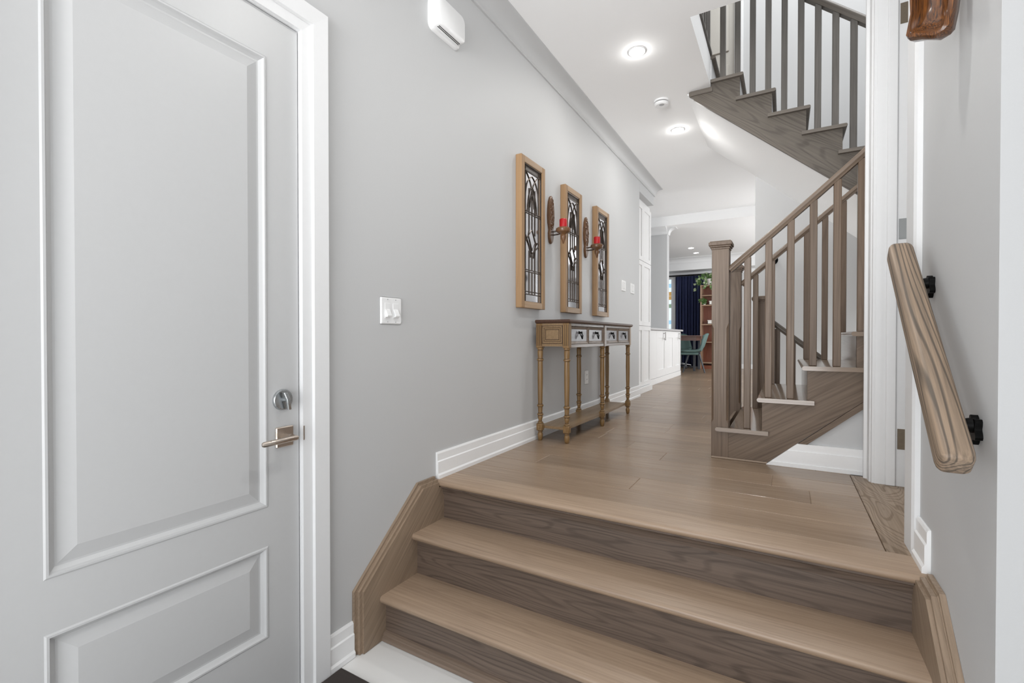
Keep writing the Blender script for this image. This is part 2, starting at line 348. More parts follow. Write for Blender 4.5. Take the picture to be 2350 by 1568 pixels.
PW = .195; y = 1.925; r = 0
joints = {1: [-.615], 4: [-.61], 2: [-1.2, .1], 3: [-.05], 0: []}
NP = 0
while y < FW-.01:
    y1 = min(y+PW, FW)
    xa, xb = (WX, .2895) if y1 < 2.93 else (WX, RX+.3) if y1 < 3.9 else (WX, -.2) if y < 5.09 else (WX, 1.2)
    if y > 5.5: xa = -2.6
    if 3.8 < y < 5.09: xb = -.2
    js = joints.get(r)
    if js is None:
        x = xa+random.uniform(.3, 1.3); js = []
        while x < xb-.25: js.append(x); x += random.uniform(.9, 1.6)
    e = [xa]+[j for j in js if xa+.1 < j < xb-.1]+[xb]
    for p0, p1 in zip(e, e[1:]):
        plank(p0, p1, y, y1); NP += 1
    y = y1; r += 1
b = BM(); box(b, .291, RX+.115, 1.926, 2.925, -.0115, 0, .0015); obj('plank', b, M['board'], fl)
b = BM(); box(b, RX+.115, 1.78, 1.43, 2.93, -.1, -.004); struct('floor_side_room', b, M['oakx'])
# entry floor
b = BM(); box(b, -1.6, 1.4, -1.3, 1.205, ZE-.03, ZE-.002); box(b, -1.6, RX, 1.207, 1.43, ZE-.03, ZE-.002); struct('floor_entry', b, M['tile'])
b = BM(); box(b, -1.455, -.25, .35, 1.198, ZE-.002, ZE+.010, .004)
tag(obj('doormat', b, M['matfib']), 'dark brown fibre doormat on the floor at the foot of the three steps', 'doormat')

# ------------------------------------------------------------------ entry door, casings, hinges
def raised_door(parent_name, y0, y1, z0, z1, x, panels, m):
    """door leaf facing +X, with sunk and raised panels"""
    b = BM()
    ys = sorted({y0, y1, *[p[0] for p in panels], *[p[1] for p in panels]}); zs = sorted({z0, z1, *[p[2] for p in panels], *[p[3] for p in panels]})
    V = {}
    def v(xx, yy, zz):
        k = (round(xx, 5), round(yy, 5), round(zz, 5))
        if k not in V: V[k] = b.verts.new(k)
        return V[k]
    def inpanel(a, c, d_, e):
        return any(a >= p[0]-1e-6 and c <= p[1]+1e-6 and d_ >= p[2]-1e-6 and e <= p[3]+1e-6 for p in panels)
    for a, c in zip(ys, ys[1:]):
        for d_, e in zip(zs, zs[1:]):
            if not inpanel(a, c, d_, e): b.faces.new((v(x, a, d_), v(x, c, d_), v(x, c, e), v(x, a, e)))
    steps = [(0, 0), (.004, .003), (.009, .003), (.013, -.004), (.022, -.011), (.027, -.011), (.062, -.003)]
    for p in panels:
        prev = None
        for i, dpt in steps:
            q = [(x+dpt, p[0]+i, p[2]+i), (x+dpt, p[1]-i, p[2]+i), (x+dpt, p[1]-i, p[3]-i), (x+dpt, p[0]+i, p[3]-i)]
            if prev:
                for k in range(4): b.faces.new((v(*prev[k]), v(*prev[(k+1) % 4]), v(*q[(k+1) % 4]), v(*q[k])))
            prev = q
        b.faces.new([v(*t) for t in prev])
    B = x-.042
    for (ya, yb) in ((y0, y0), (y1, y1)):
        b.faces.new((v(x, ya, z0), v(x, ya, z1), v(B, ya, z1), v(B, ya, z0)))
    b.faces.new((v(x, y0, z1), v(x, y1, z1), v(B, y1, z1), v(B, y0, z1))); b.faces.new((v(x, y0, z0), v(x, y1, z0), v(B, y1, z0), v(B, y0, z0)))
    b.faces.new((v(B, y0, z0), v(B, y1, z0), v(B, y1, z1), v(B, y0, z1)))
    return struct(parent_name, b, m)
d1 = raised_door('door_1', DY0, DY1, ZE+.008, DZ1, WX-.006, [(.383, .932, .130, 1.632), (.383, .932, -.310, 0.0)], M['door'])
XD = WX-.006
# casing with mitred corner: profile (across, out)
CP = [(0, 0), (0, .012), (.036, .014), (.040, .024), (.100, .026), (.104, .022), (.104, 0)]
def casing_left():
    b = BM(); ya, yb, zt = DY0-.005, DY1+.005, DZ1+.005
    def ring(c, yy, zz): return [b.verts.new((WX+o, *c(u))) for u, o in CP]
    rings = []
    for f in (lambda u: (yb+u, ZE), lambda u: (yb+u, zt+u), lambda u: (ya-u, zt+u), lambda u: (ya-u, ZE)):
        rings.append([b.verts.new((WX+o, *f(u))) for u, o in CP])
    n = len(CP)
    for r0, r1 in zip(rings, rings[1:]):
        for i in range(n): b.faces.new((r0[i], r0[(i+1) % n], r1[(i+1) % n], r1[i]))
    b.faces.new(rings[0]); b.faces.new(rings[-1])
    return b
struct('trim_7', casing_left(), M['trim'])
b = BM(); box(b, WX-.12, WX, DY1+.004, DY1+.012, ZE, DZ1+.012); box(b, WX-.12, WX, DY0-.012, DY0-.004, ZE, DZ1+.012); box(b, WX-.12, WX, DY0-.012, DY1+.012, DZ1+.004, DZ1+.012); box(b, WX-.12, WX-.05, DY0, DY1, ZE, ZE+.006); struct('trim_8', b, M['trim'])
# deadbolt
db = lathe(BM(), [(.036, 0), (.036, .006), (.033, .010), (.012, .011)], XD, .984, .485, 24, 'X'); db = obj('deadbolt', db, M['chrome'], d1, True)
b = BM(); tube(b, [(XD+.010, .986, .486), (XD+.028, .986, .486)], .008, 10); sweep(b, rrect(.012, .014, .004), [(XD+.026, .978, .511), (XD+.033, .984, .488), (XD+.026, .993, .452)], [((1, 0, 0), (0, 1, 0))]*3); obj('thumb_turn', b, M['chrome'], db, True)
lv = obj('lever_handle', box(BM(), XD, XD+.009, .957, 1.022, .322, .392, .003), M['nickel'], d1)
b = BM(); tube(b, [(XD+.008, .988, .357), (XD+.05, .988, .357)], .013, 14); obj('spindle', b, M['nickel'], lv, True)
b = BM(); tube(b, [(XD+.052, 1.006, .357), (XD+.055, 1.0, .357), (XD+.056, .885, .355), (XD+.054, .879, .355)], [.006, .0095, .0095, .006], 12); obj('lever', b, M['nickel'], lv, True)
obj('strike_plate', box(BM(), WX-.004, WX+.0145, DY1+.0055, DY1+.009, .335, .385), M['nickel'], d1)

# right doorway: jamb facing the camera, stop, casings, hinges, open door leaf
JY = 2.798
b = BM(); box(b, RX, .4935, JY, 2.81, 0, 2.348); box(b, RX, .4935, 2.058, 2.07, 0, 2.348); box(b, RX, .4935, 2.058, 2.81, 2.348, 2.36)
struct('trim_9', b, M['trim'])
b = BM(); box(b, .414, .452, JY-.013, JY, 0, 2.348, .003); box(b, .414, .452, 2.07, 2.083, 0, 2.348, .003); struct('trim_10', b, M['trim'])
CQ = [(0, 0), (0, .011), (.014, .013), (.018, .019), (.075, .021), (.080, .034), (.10, .034), (.10, 0)]
b = BM(); prism(b, [(RX-o, JY+.004+u*.9) for u, o in CQ], 'Z', 0, 2.44); struct('trim_11', b, M['trim'])
b = BM(); prism(b, [(RX-o, 2.062-u*1.34) for u, o in [(0, 0), (0, .016), (.018, .02), (.09, .02), (.098, .014), (.098, 0)]], 'Z', 0, 2.44); struct('trim_12', b, M['trim'])
d2 = struct('door_2', box(BM(), .497, 1.21, JY-.052, JY-.012, .01, 2.34, .002), M['door'])
for z0, z1 in ((.2, .9), (1.05, 2.2)):
    obj('panel', box(BM(), .62, 1.09, JY-.056, JY-.052, z0, z1, .003), M['door'], d2)
for z, mm in ((2.205, M['hinge']), (1.205, M['steel']), (.222, M['hinge'])):
    h = obj('hinge', box(BM(), .459, .4935, JY-.0025, JY, z-.048, z+.048, .0008), mm, d2)
    b = BM(); tube(b, [(.4965, JY-.006, z-.048), (.4965, JY-.006, z+.048)], .0055, 8)
    for k in (-.03, 0, .03): lathe(b, [(.003, 0), (.003, -.001)], .474, JY-.0025, z+k, 6, 'Y')
    obj('pin', b, mm, h)

# ------------------------------------------------------------------ three entry steps
SL, SR = -1.447, .335
st = thing('entry_steps', 'three brown oak steps with moulded side boards leading up to the hall', 'steps', ((SL+SR)/2, 1.6, ZE))
prof_nose = lambda y0, y1, z: [(y1, z), (y0+.010, z), (y0+.003, z-.004), (y0, z-.011), (y0, z-.018), (y0+.004, z-.026), (y0+.012, z-.030), (y1, z-.030)]
obj('top_nosing', prism(BM(), prof_nose(1.775, 1.9245, 0), 'X', WX+.001, RX-.001), M['treadx'], st, True, label='rounded oak nosing board at the edge of the hall floor')
for k, (y0, yr) in enumerate(((1.583, 1.81), (1.388, 1.615))):
    z = -.19*(k+1)
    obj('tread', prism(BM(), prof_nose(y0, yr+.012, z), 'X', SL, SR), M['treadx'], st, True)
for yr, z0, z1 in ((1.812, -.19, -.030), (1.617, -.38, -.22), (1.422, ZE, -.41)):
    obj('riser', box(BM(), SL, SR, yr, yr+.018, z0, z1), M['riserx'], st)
cove = lambda y, z, h: [(y, z), (y-.022, z), (y-.022, z-.008), (y-.015, z-.013), (y-.011, z-.024), (y-.008, z-h), (y, z-h)]
obj('cove_moulding', prism(BM(), cove(1.812, -.030, .040), 'X', SL, SR), M['riserx'], st)
obj('shoe_moulding', prism(BM(), [(1.422, ZE), (1.398, ZE), (1.398, ZE+.014), (1.406, ZE+.019), (1.406, ZE+.026), (1.414, ZE+.031), (1.422, ZE+.034)], 'X', SL, SR), M['skirtx'], st)
def skirt_poly(i, top):
    s = i
    return [(1.276+s, ZE), (1.276+s, -.316-s*.2+0), (1.652+s*.35, top-s*1.0), (1.7745, top-s*1.0), (1.7745, -.031), (1.83, -.031), (1.83, ZE)]
def skirt(x0, sgn, top, T):
    s = BM(); prism(s, skirt_poly(0, top), 'X', x0, x0+sgn*T*.34)
    o = obj('skirt_board', s, M['skirt'], st)
    s = BM(); prism(s, skirt_poly(.013, top), 'X', x0+sgn*T*.30, x0+sgn*T*.74); prism(s, skirt_poly(.010, top), 'X', x0+sgn*T*.34, x0+sgn*T*.42)
    obj('middle_board', s, M['skirt'], o)
    s = BM(); prism(s, skirt_poly(.026, top), 'X', x0+sgn*T*.7, x0+sgn*T); obj('inner_board', s, M['skirt'], o)
skirt(WX+.0005, 1, .018, .0375); skirt(RX-.0005, -1, .012, .0395)

# ------------------------------------------------------------------ lower flight
H, G, NX, NL = .182, .2115, -.343, 6
fA = thing('lower_staircase', 'brown oak staircase with square balusters climbing right from the hall floor', 'staircase', (-.32, 3.4, 0))
def cap(b, x, y, z, w):
    h = w/2
    for (e, z0, z1) in ((.004, z-.052, z-.040), (.010, z-.040, z-.030), (.016, z-.030, z-.010), (.010, z-.010, z-.004)):
        box(b, x-h-e, x+h+e, y-h-e, y+h+e, z0, z1, .002)
    v = [b.verts.new(p) for p in ((x-h, y-h, z-.004), (x+h, y-h, z-.004), (x+h, y+h, z-.004), (x-h, y+h, z-.004), (x-h+.012, y-h+.012, z), (x+h-.012, y-h+.012, z), (x+h-.012, y+h-.012, z), (x-h+.012, y+h-.012, z))]
    for q in ((0, 1, 5, 4), (1, 2, 6, 5), (2, 3, 7, 6), (3, 0, 4, 7), (4, 5, 6, 7), (3, 2, 1, 0)): b.faces.new([v[i] for i in q])
def newel(name, x, y, z0, zt, w, parent, m, z_ch0=None, z_ch1=None):
    """square post with stop-chamfered corners and a moulded cap"""
    b = BM(); h = w/2; c = .012
    def ring(z, cc):
        return [b.verts.new((x+a*h-(a*cc if f else 0), y+d_*h-(0 if f else d_*cc), z)) for a, d_, f in ((-1, -1, 0), (-1, -1, 1), (1, -1, 1), (1, -1, 0), (1, 1, 0), (1, 1, 1), (-1, 1, 1), (-1, 1, 0))]
    zz = [(z0, .001), (zt-.04, .001)]
    if z_ch0: zz = [(z0, .001), (z_ch0, .001), (z_ch0+.02, c), (z_ch1-.03, c), (z_ch1, .001), (zt-.04, .001)]
    rs = [ring(*t) for t in zz]
    for r0, r1 in zip(rs, rs[1:]):
        for i in range(8): b.faces.new((r0[i], r0[(i+1) % 8], r1[(i+1) % 8], r1[i]))
    b.faces.new(rs[0][::-1]); b.faces.new(rs[-1])
    o = obj(name, b, m, parent)
    b = BM(); cap(b, x, y, zt, w); obj('cap', b, m, o)
    return o
YN, YF = 2.93, 3.86
newel('newel_post', -.321, YN+.043, 0, 1.258, .091, fA, M['oakz'], H+.02, .78)
newel('newel_post', -.321, 3.83, 0, 1.232, .091, fA, M['oakz'], H+.02, .78)
def tprof(x0, x1, z): return [(x1, z), (x0+.008, z), (x0+.002, z-.005), (x0, z-.012), (x0+.003, z-.019), (x0+.010, z-.023), (x1, z-.023)]
for k in range(1, NL):
    x0 = NX+G*(k-1); z = H*k
    b = BM()
    prism(b, tprof(x0, x0+G+.057, z), 'Y', YN-.028, YN-.004)
    prism(b, tprof(-.274 if k == 1 else x0, x0+G+.035, z), 'Y', YN-.004, YF)
    obj('tread', b, M['oaktread'], fA, True)
for k in range(1, NL+1):
    xr = NX+.026+G*(k-1); z = H*(k-1)
    obj('riser', box(BM(), xr, xr+.016, YN+.095 if k == 1 else YN+.02, YF-.1 if k == 1 else YF-.02, z, z+H-.023), M['oaky'], fA)
LS = H/G
def saw(x_start, n, top_cut):
    pts = []
    for k in range(1, n+1):
        xr = NX+.026+G*(k-1)
        if k == 1: xr = x_start
        z = H*(k-1); zt = H*k-.023
        pts += [(xr, 0 if k == 1 else z-.023), (xr, zt)]
    return pts
xe = NX+.026+G*NL
low = lambda x: LS*(x+.087)
sp = saw(-.276, NL, 0)+[(xe, H*NL-.023), (xe, low(xe)), (-.087, 0)]
obj('stringer', prism(BM(), sp, 'Y', YN, YN+.025), M['stringer'], fA)
obj('stringer', prism(BM(), sp, 'Y', YF-.025, YF), M['stringer'], fA)
mo = [(.067, .1285), (xe, low(xe)+.004), (xe, low(xe)-.036), (.106, .1285)]
obj('stringer_moulding', prism(BM(), mo, 'Y', YN-.0065, YN+.011), M['stringer'], fA)
obj('shoe_moulding', box(BM(), -.366, -.08, YN-.012, YN, 0, .010, .003), M['oakx'], fA)
rz = lambda x: 1.091+.878*(x+.272)
bx = [-.182, -.077, .028, .131, .236, .338, .444, .549, .655]
for yb in (YN+.035, 3.83):
    for x in bx:
        k = int((x-NX)//G)+1
        z0 = H*min(k, NL)
        obj('baluster', box(BM(), x-.0172, x+.0172, yb-.0172, yb+.0172, z0, rz(x)-.016, .0025), M['oakz'], fA)
def rail_prof(w=.056, h=.037):
    return [(w*.5*a, h*.5*c) for a, c in ((-.72, -1), (.72, -1), (.80, -.55), (1, -.25), (1, .2), (.86, .6), (.5, .92), (0, 1), (-.5, .92), (-.86, .6), (-1, .2), (-1, -.25), (-.80, -.55))]
ca, sa = math.cos(math.atan(.878)), math.sin(math.atan(.878))
for yb in (YN+.035, 3.83):
    xs = [-.276, .15, .33, .42, .60, .76] if yb < 3.2 else [-.276, .2, .76]
    dz = [0, 0, .006, .016, .04, .06] if yb < 3.2 else [0, 0, 0]
    b = BM(); sweep(b, rail_prof(), [(x, yb, rz(x)+q) for x, q in zip(xs, dz)], [((0, 1, 0), (-sa, 0, ca))]*len(xs))
    obj('handrail', b, M['oakrail'], fA, True)
# wall under the near stringer and its baseboard
b = BM(); prism(b, [(-.07, 0), (RX+.7, 0), (RX+.7, low(RX+.7)+.02), (-.06, low(-.06)+.02)], 'Y', YN+.012, YN+.022); struct('wall_understair', b, M['wall'])
b = BM()
prism(b, [(-.085, 0), (RX-.006, 0), (RX-.006, .020), (-.062, .020)], 'Y', YN-.014, YN+.012)
prism(b, [(-.062, .020), (RX-.006, .020), (RX-.006, .088), (.016, .088)], 'Y', YN-.009, YN+.012)
prism(b, [(.016, .088), (RX-.006, .088), (RX-.006, .128), (.062, .128)], 'Y', YN-.004, YN+.012)
struct('baseboard_stair', b, M['base'])
# landing
b = BM(); box(b, NX+G*(NL-1), 1.9, YN, OY1, H*NL-.2, H*NL); ld = struct('floor_landing', b, M['oaky'])

# ------------------------------------------------------------------ upper flight
fB = thing('upper_staircase', 'grey brown oak staircase climbing left through the ceiling opening', 'staircase', (.2, 4.4, 1.092))
UH, UX = .1755, -.272        # riser, nosing of the top visible tread
UY0, UY1 = 3.9, 5.08
tops = [(UX+G*k, 2.676-UH*k) for k in range(0, 9)]
for xr, z in tops:
    b = BM()
    prism(b, [(xr-q[0], q[1]) for q in tprof(0, G+.052, z)], 'Y', UY0-.028, UY0-.004)
    prism(b, [(xr-q[0], q[1]) for q in tprof(0, G+.026, z)], 'Y', UY0-.004, UY1)
    obj('tread', b, M['tread_up_shaded'], fB, True)
    obj('riser', box(BM(), xr-.026-.016, xr-.026, UY0+.02, UY1, z-UH, z-.023), M['trim'], fB)
us = .858
obj('landing_nosing', prism(BM(), [(-p[0]-.464, p[1]) for p in tprof(0, .07, ZU)], 'Y', UY0-.028, UY1), M['tread_up_shaded'], fB, True)
obj('riser', box(BM(), OX-.0005, OX+.006, UY0-.02, UY1, 2.676, ZU-.023), M['trim'], fB)
lowu = lambda x: 2.549-us*(x+.599)
pts = [(-.70, ZC), (OX+.0, ZC), (OX+.0, 2.653)]
seq = [(OX, ZC-.002)]
up = []
for k, (xr, z) in enumerate(tops):
    xl = xr-.026
    up += [(xl, z-.023), (xl, z-UH-.023)]
xend = up[-1][0]
poly = [(-.66, lowu(-.66)), (-.66, ZC-.003), (OX+.003, ZC-.003), (OX+.003, 2.653)]+up+[(xend, lowu(xend))]
obj('stringer', prism(BM(), poly, 'Y', UY0-.002, UY0+.024), M['stringer_up_shaded'], fB)
obj('stringer_moulding', prism(BM(), [(-.625, lowu(-.625)), (xend, lowu(xend)), (xend, lowu(xend)-.012), (-.625, lowu(-.625)-.012)], 'Y', UY0-.008, UY0+.012), M['stringer_up_shaded'], fB)
obj('end_block', box(BM(), -.655, OX+.012, UY0-.012, UY0+.01, 2.592, ZC-.001, .002), M['tread_up_shaded'], fB)
urz = lambda x: 2.846-.858*(x-.44)
ubx = [-.418+.102*k for k in range(14)]
for x in ubx:
    zt = next((z for xr, z in tops[::1] if xr-.02 >= x), tops[-1][1])
    ok = [z for xr, z in tops if xr-G-.03 <= x <= xr]
    zt = max(ok) if ok else tops[-1][1]
    obj('baluster', box(BM(), x-.0195, x+.0195, UY0+.006, UY0+.045, zt, urz(x)-.02, .0025), M['oakz_up_shaded'], fB)
sl = math.atan(.858)
b = BM(); xs = [-.462, 1.0]; sweep(b, rail_prof(.062, .052), [(x, UY0+.026, urz(x)) for x in xs], [((0, 1, 0), (math.sin(sl), 0, math.cos(sl)))]*2)
obj('handrail', b, M['oakrail_up_shaded'], fB, True)
# white soffit under it
sx1 = 1.25
b = BM(); prism(b, [(-.70, lowu(-.70)+.012), (sx1, lowu(sx1)+.012), (sx1, lowu(sx1)+.05), (-.70, lowu(-.70)+.05)], 'Y', UY0+.024, OY1); struct('ceiling_soffit', b, M['ceiling'])
# upstairs guard along the left edge of the opening
g = thing('upstairs_guard_rail', 'dark upstairs guard rail with balusters along the left edge of the ceiling opening', 'railing', (OX, 3.4, ZU))
obj('shoe_rail', box(BM(), OX-.035, OX+.012, 2.99, 3.88, ZU, ZU+.03, .006), M['oakz_up_shaded'], g)
for k in range(8):
    yb = 3.06+.106*k
    obj('baluster', box(BM(), OX-.032, OX+.006, yb-.018, yb+.018, ZU+.03, ZU+.9, .0025), M['oakz_up_shaded'], g)
b = BM(); sweep(b, rail_prof(), [(OX-.012, 2.99, ZU+.92), (OX-.012, 3.88, ZU+.92)], [((1, 0, 0), (0, 0, 1))]*2); obj('handrail', b, M['oakz_up_shaded'], g, True)
# basement flight and its railing
fC = thing('basement_railing', 'dark oak newel and railing descending right behind the lower staircase', 'railing', (-.16, 4.05, 0))
newel('newel_post', -.157, 4.03, -.2, 1.012, .088, fC, M['oakz'])
cz = lambda x: .795-.86*(x+.06)
for x in (-.045, .055, .157, .26, .362, .464):
    obj('baluster', box(BM(), x-.017, x+.017, 4.013, 4.047, cz(x)-.95, cz(x)-.02, .002), M['oakz'], fC)
b = BM(); sweep(b, rail_prof(.055, .040), [(-.115, 4.03, cz(-.115)), (.9, 4.03, cz(.9))], [((0, 1, 0), (math.sin(.71), 0, math.cos(.71)))]*2); obj('handrail', b, M['oakrail_up_shaded'], fC, True)
fD = thing('basement_stairs', 'oak stairs descending under the upper staircase behind the railing', 'staircase', (0, 4.5, -.2))
for k in range(6):
    x = -.19+G*k; z = -H*(k+1)
    obj('tread', box(BM(), x, x+G+.03, 4.08, OY1-.015, z-.025, z, .004), M['oaky'], fD)
    obj('riser', box(BM(), x-.005, x+.011, 4.08, OY1-.015, z, z+H-.026), M['oaky'], fD)

b = BM(); lathe(b, [(.050, 0), (.050, -.012), (.036, -.022), (.022, -.05), (.030, -.058), (.030, -.075), (.015, -.082)], -.105, OY1, 1.435, 18, 'Y')
tag(obj('wall_fixture', b, M['black'], None, True), 'small round black fixture on the white wall behind the staircase balusters', 'wall fixture')

# ------------------------------------------------------------------ wall handrail on the right
hr = thing('wall_handrail', 'thick rounded oak handrail on black iron brackets on the right wall', 'handrail', (.31, 1.6, .7))
P0, P1 = Vector((.308, 1.872, .972)), Vector((.308, 1.292, .432))
dd = (P1-P0).normalized(); U = Vector((1, 0, 0)); V = dd.cross(U).normalized()
if V.z < 0: V = -V
L_ = (P1-P0).length; base = rrect(.060, .066, .016, 5)
path = []; sc = []
for t, s in ((0, .72), (.004, .86), (.012, .96), (.022, 1), (L_/2, 1), (L_-.022, 1), (L_-.010, .95), (L_-.003, .84), (L_, .70)):
    path.append(P0+dd*t); sc.append(s)
b = BM(); rings = [[b.verts.new(c+U*u*s+V*v*s) for u, v in base] for c, s in zip(path, sc)]
n = len(base)
for r0, r1 in zip(rings, rings[1:]):
    for i in range(n): b.faces.new((r0[i], r0[(i+1) % n], r1[(i+1) % n], r1[i]))
b.faces.new(rings[0]); b.faces.new(rings[-1][::-1])
obj('rail', b, M['wallrail'], hr, True)
for yb in (1.800, 1.418):
    zr = P0.z+(yb-P0.y)*(P1.z-P0.z)/(P1.y-P0.y)
    b = BM(); pl = []
    for k in range(30):
        a = 2*math.pi*k/30; rr_ = 1+.20*math.cos(5*a+.6); pl.append((yb+.024*rr_*math.cos(a), zr-.056+.029*rr_*math.sin(a)))
    prism(b, pl, 'X', RX-.013, RX)
    tube(b, [(RX-.006, yb, zr-.046), (RX-.03, yb, zr-.048), (RX-.052, yb, zr-.044), (RX-.064, yb, zr-.030)], [.018, .015, .014, .013], 10)
    obj('bracket', b, M['black'], hr, True)

# carved wooden piece at the top of the right wall
b = BM()
CC = Vector((.318, 1.535, 1.435)); CU = Vector((.866, -.5, 0)); CN = Vector((-.5, -.866, 0))
outl = [(-.058, .030), (-.052, .022), (-.020, .012), (.010, -.002), (.032, .002), (.042, .010), (.050, .05), (.058, .12), (.058, .20), (.050, .30), (.010, .36), (-.030, .35), (-.055, .28), (-.052, .18), (-.048, .08)]
inl = [(-.046, .040), (-.041, .032), (-.017, .022), (.008, .010), (.024, .011), (.030, .020), (.038, .05), (.044, .12), (.044, .20), (.037, .29), (.008, .345), (-.024, .335), (-.045, .27), (-.043, .18), (-.040, .09)]
def cring(pts, x, s=1.0):
    d = RX-x-.036          # distance out of the wall along the bowl's own axis
    mu_ = sum(p[0] for p in pts)/len(pts); mz = sum(p[1] for p in pts)/len(pts)
    return [b.verts.new(CC+CN*d*.8+CU*(mu_+(p[0]-mu_)*s)*.86+Vector((0, 0, mz+(p[1]-mz)*s))) for p in pts]
rs = [cring(outl, RX-.001, .82), cring(outl, RX-.02, .97), cring(outl, RX-.05, 1.0), cring(outl, RX-.068, .97), cring(inl, RX-.071, 1.02), cring(inl, RX-.064, .97), cring(inl, RX-.040, .86), cring(inl, RX-.018, .62), cring(inl, RX-.010, .3)]
for r0, r1 in zip(rs, rs[1:]):
    for i in range(len(outl)): b.faces.new((r0[i], r0[(i+1) % 15], r1[(i+1) % 15], r1[i]))
b.faces.new(rs[0]); b.faces.new(rs[-1])
tag(obj('carved_wall_bowl', b, M['carve'], None, True), 'glossy dark brown carved wooden hollow hanging high on the right wall', 'wall decor')

# ------------------------------------------------------------------ downlights, smoke alarm
def downlight(x, y, z, label):
    t = thing('downlight', label, 'ceiling light', (x, y, z), 'recessed ceiling downlights')
    b = BM(); lathe(b, [(.056, -.001), (.057, -.004), (.053, -.006), (.0505, -.004), (.050, -.001)], x, y, z, 28); obj('trim_ring', b, M['plastic'], t, True)
    b = BM(); lathe(b, [(.0505, -.001), (.0505, -.0045), (.03, -.006)], x, y, z, 28); obj('diffuser', b, M['bulb'], t)
downlight(-.869, 3.16, ZC, 'lit white recessed downlight in the hall ceiling nearest the camera')
downlight(-.865, 4.54, ZC, 'lit white recessed downlight in the hall ceiling beyond the smoke alarm')
downlight(-1.62, 9.85, ZL, 'lit white recessed downlight over the far dining room, left of a pair')
downlight(-1.62, 10.47, ZL, 'lit white recessed downlight over the far dining room, right of a pair')
t = thing('smoke_alarm', 'round white smoke alarm on the hall ceiling between two downlights', 'smoke alarm', (-.877, 3.92, ZC))
b = BM(); lathe(b, [(.060, 0), (.060, -.012), (.056, -.014)], -.877, 3.92, ZC, 28); obj('base', b, M['plastic'], t, True)
b = BM(); lathe(b, [(.052, -.014), (.052, -.020)], -.877, 3.92, ZC, 28); obj('vent', b, M['slot'], t)
b = BM(); lathe(b, [(.056, -.020), (.056, -.034), (.048, -.042)], -.877, 3.92, ZC, 28); obj('cover', b, M['plastic'], t, True)
b = BM(); lathe(b, [(.020, -.042), (.020, -.0425), (.016, -.043)], -.870, 3.90, ZC, 18); obj('test_button', b, M['plastic_grey'], t)

# ------------------------------------------------------------------ things on the left wall
t = thing('door_chime', 'white rounded plastic chime box with dark slots high on the left wall', 'door chime', (WX, 1.86, 2.27))
def rbox_x(x0, x1, yc, zc, w, h, r, bulge=.0):
    b = BM(); rings = []
    for x, s in ((x0, 1), (x1-.012, 1), (x1-.004, .97), (x1, .90)):
        rings.append([b.verts.new((x, yc+u*s, zc+v*s)) for u, v in rrect(w, h, r, 5)])
    for r0, r1 in zip(rings, rings[1:]):
        for i in range(len(r0)): b.faces.new((r0[i], r0[(i+1) % len(r0)], r1[(i+1) % len(r0)], r1[i]))
    b.faces.new(rings[0]); b.faces.new(rings[-1][::-1]); return b
obj('back_plate', rbox_x(WX, WX+.02, 1.858, 2.262, .235, .150, .03), M['plastic'], t, True)
obj('cover', rbox_x(WX+.012, WX+.058, 1.858, 2.272, .225, .140, .032), M['plastic'], t, True)
for k in range(2):
    obj('slot', box(BM(), WX+.030+.009*k, WX+.034+.009*k, 1.775, 1.94, 2.2005, 2.2045), M['slot'], t)
def plate(name, label, y0, y1, z0, z1, gang, style, group=None):
    t = thing(name, label, 'light switch' if style != 'outlet' else 'outlet', (WX, (y0+y1)/2, (z0+z1)/2), group)
    obj('plate', rbox_x(WX, WX+.007, (y0+y1)/2, (z0+z1)/2, y1-y0, z1-z0, .005), M['plastic'], t)
    zc = (z0+z1)/2
    for k in range(gang):
        yc = y0+(y1-y0)*(k+.5)/gang
        if gang == 2: yc = (y0+y1)/2+(.024 if k else -.024)
        if style == 'toggle':
            obj('surround', box(BM(), WX+.006, WX+.0082, yc-.017, yc+.017, zc-.033, zc+.033, .001), M['plastic'], t)
            b = BM(); prism(b, [(WX+.006, zc-.028), (WX+.020, zc-.026), (WX+.022, zc-.021), (WX+.008, zc+.008), (WX+.006, zc+.010)], 'Y', yc-.0125, yc+.0125); obj('paddle', b, M['plastic'], t)
        elif style == 'rocker':
            obj('rocker', box(BM(), WX+.006, WX+.0105, yc-.016, yc+.016, zc-.032, zc+.032, .002), M['plastic'], t)
            obj('gap', box(BM(), WX+.006, WX+.0078, yc-.018, yc+.018, zc-.0345, zc+.0345), M['plastic_grey'], t)
        else:
            for dz in (-.02, .02):
                b = BM(); lathe(b, [(.0165, .006), (.0165, .009)], WX, yc, zc+dz, 16, 'X'); o = obj('socket', b, M['plastic'], t)
                b = BM(); box(b, WX+.0085, WX+.0095, yc-.008, yc-.005, zc+dz-.002, zc+dz+.007); box(b, WX+.0085, WX+.0095, yc+.005, yc+.008, zc+dz-.002, zc+dz+.007); obj('slots', b, M['slot'], o)
    b = BM()
    for k in range(gang):
        yc = (y0+y1)/2+(0 if gang == 1 else (.024 if k else -.024))
        for dz in ((z1-z0)*.41, -(z1-z0)*.41): lathe(b, [(.0028, .0065), (.0028, .0076)], WX, yc, zc+dz, 8, 'X')
    obj('screws', b, M['plastic_grey'], t, kind='stuff')
    return t
plate('light_switch', 'white two-gang switch plate with two paddles beside the entry door casing', 1.427, 1.554, .755, .873, 2, 'toggle')
plate('light_switch', 'small white switch plate right of the third wall frame, nearer of two', 4.82, 4.965, 1.188, 1.306, 2, 'rocker')
plate('light_switch', 'small white switch plate right of the third wall frame, further of two', 5.155, 5.30, 1.186, 1.304, 2, 'rocker')
plate('wall_outlet', 'white wall outlet low on the wall behind the console table', 3.777, 3.855, .290, .413, 1, 'outlet')

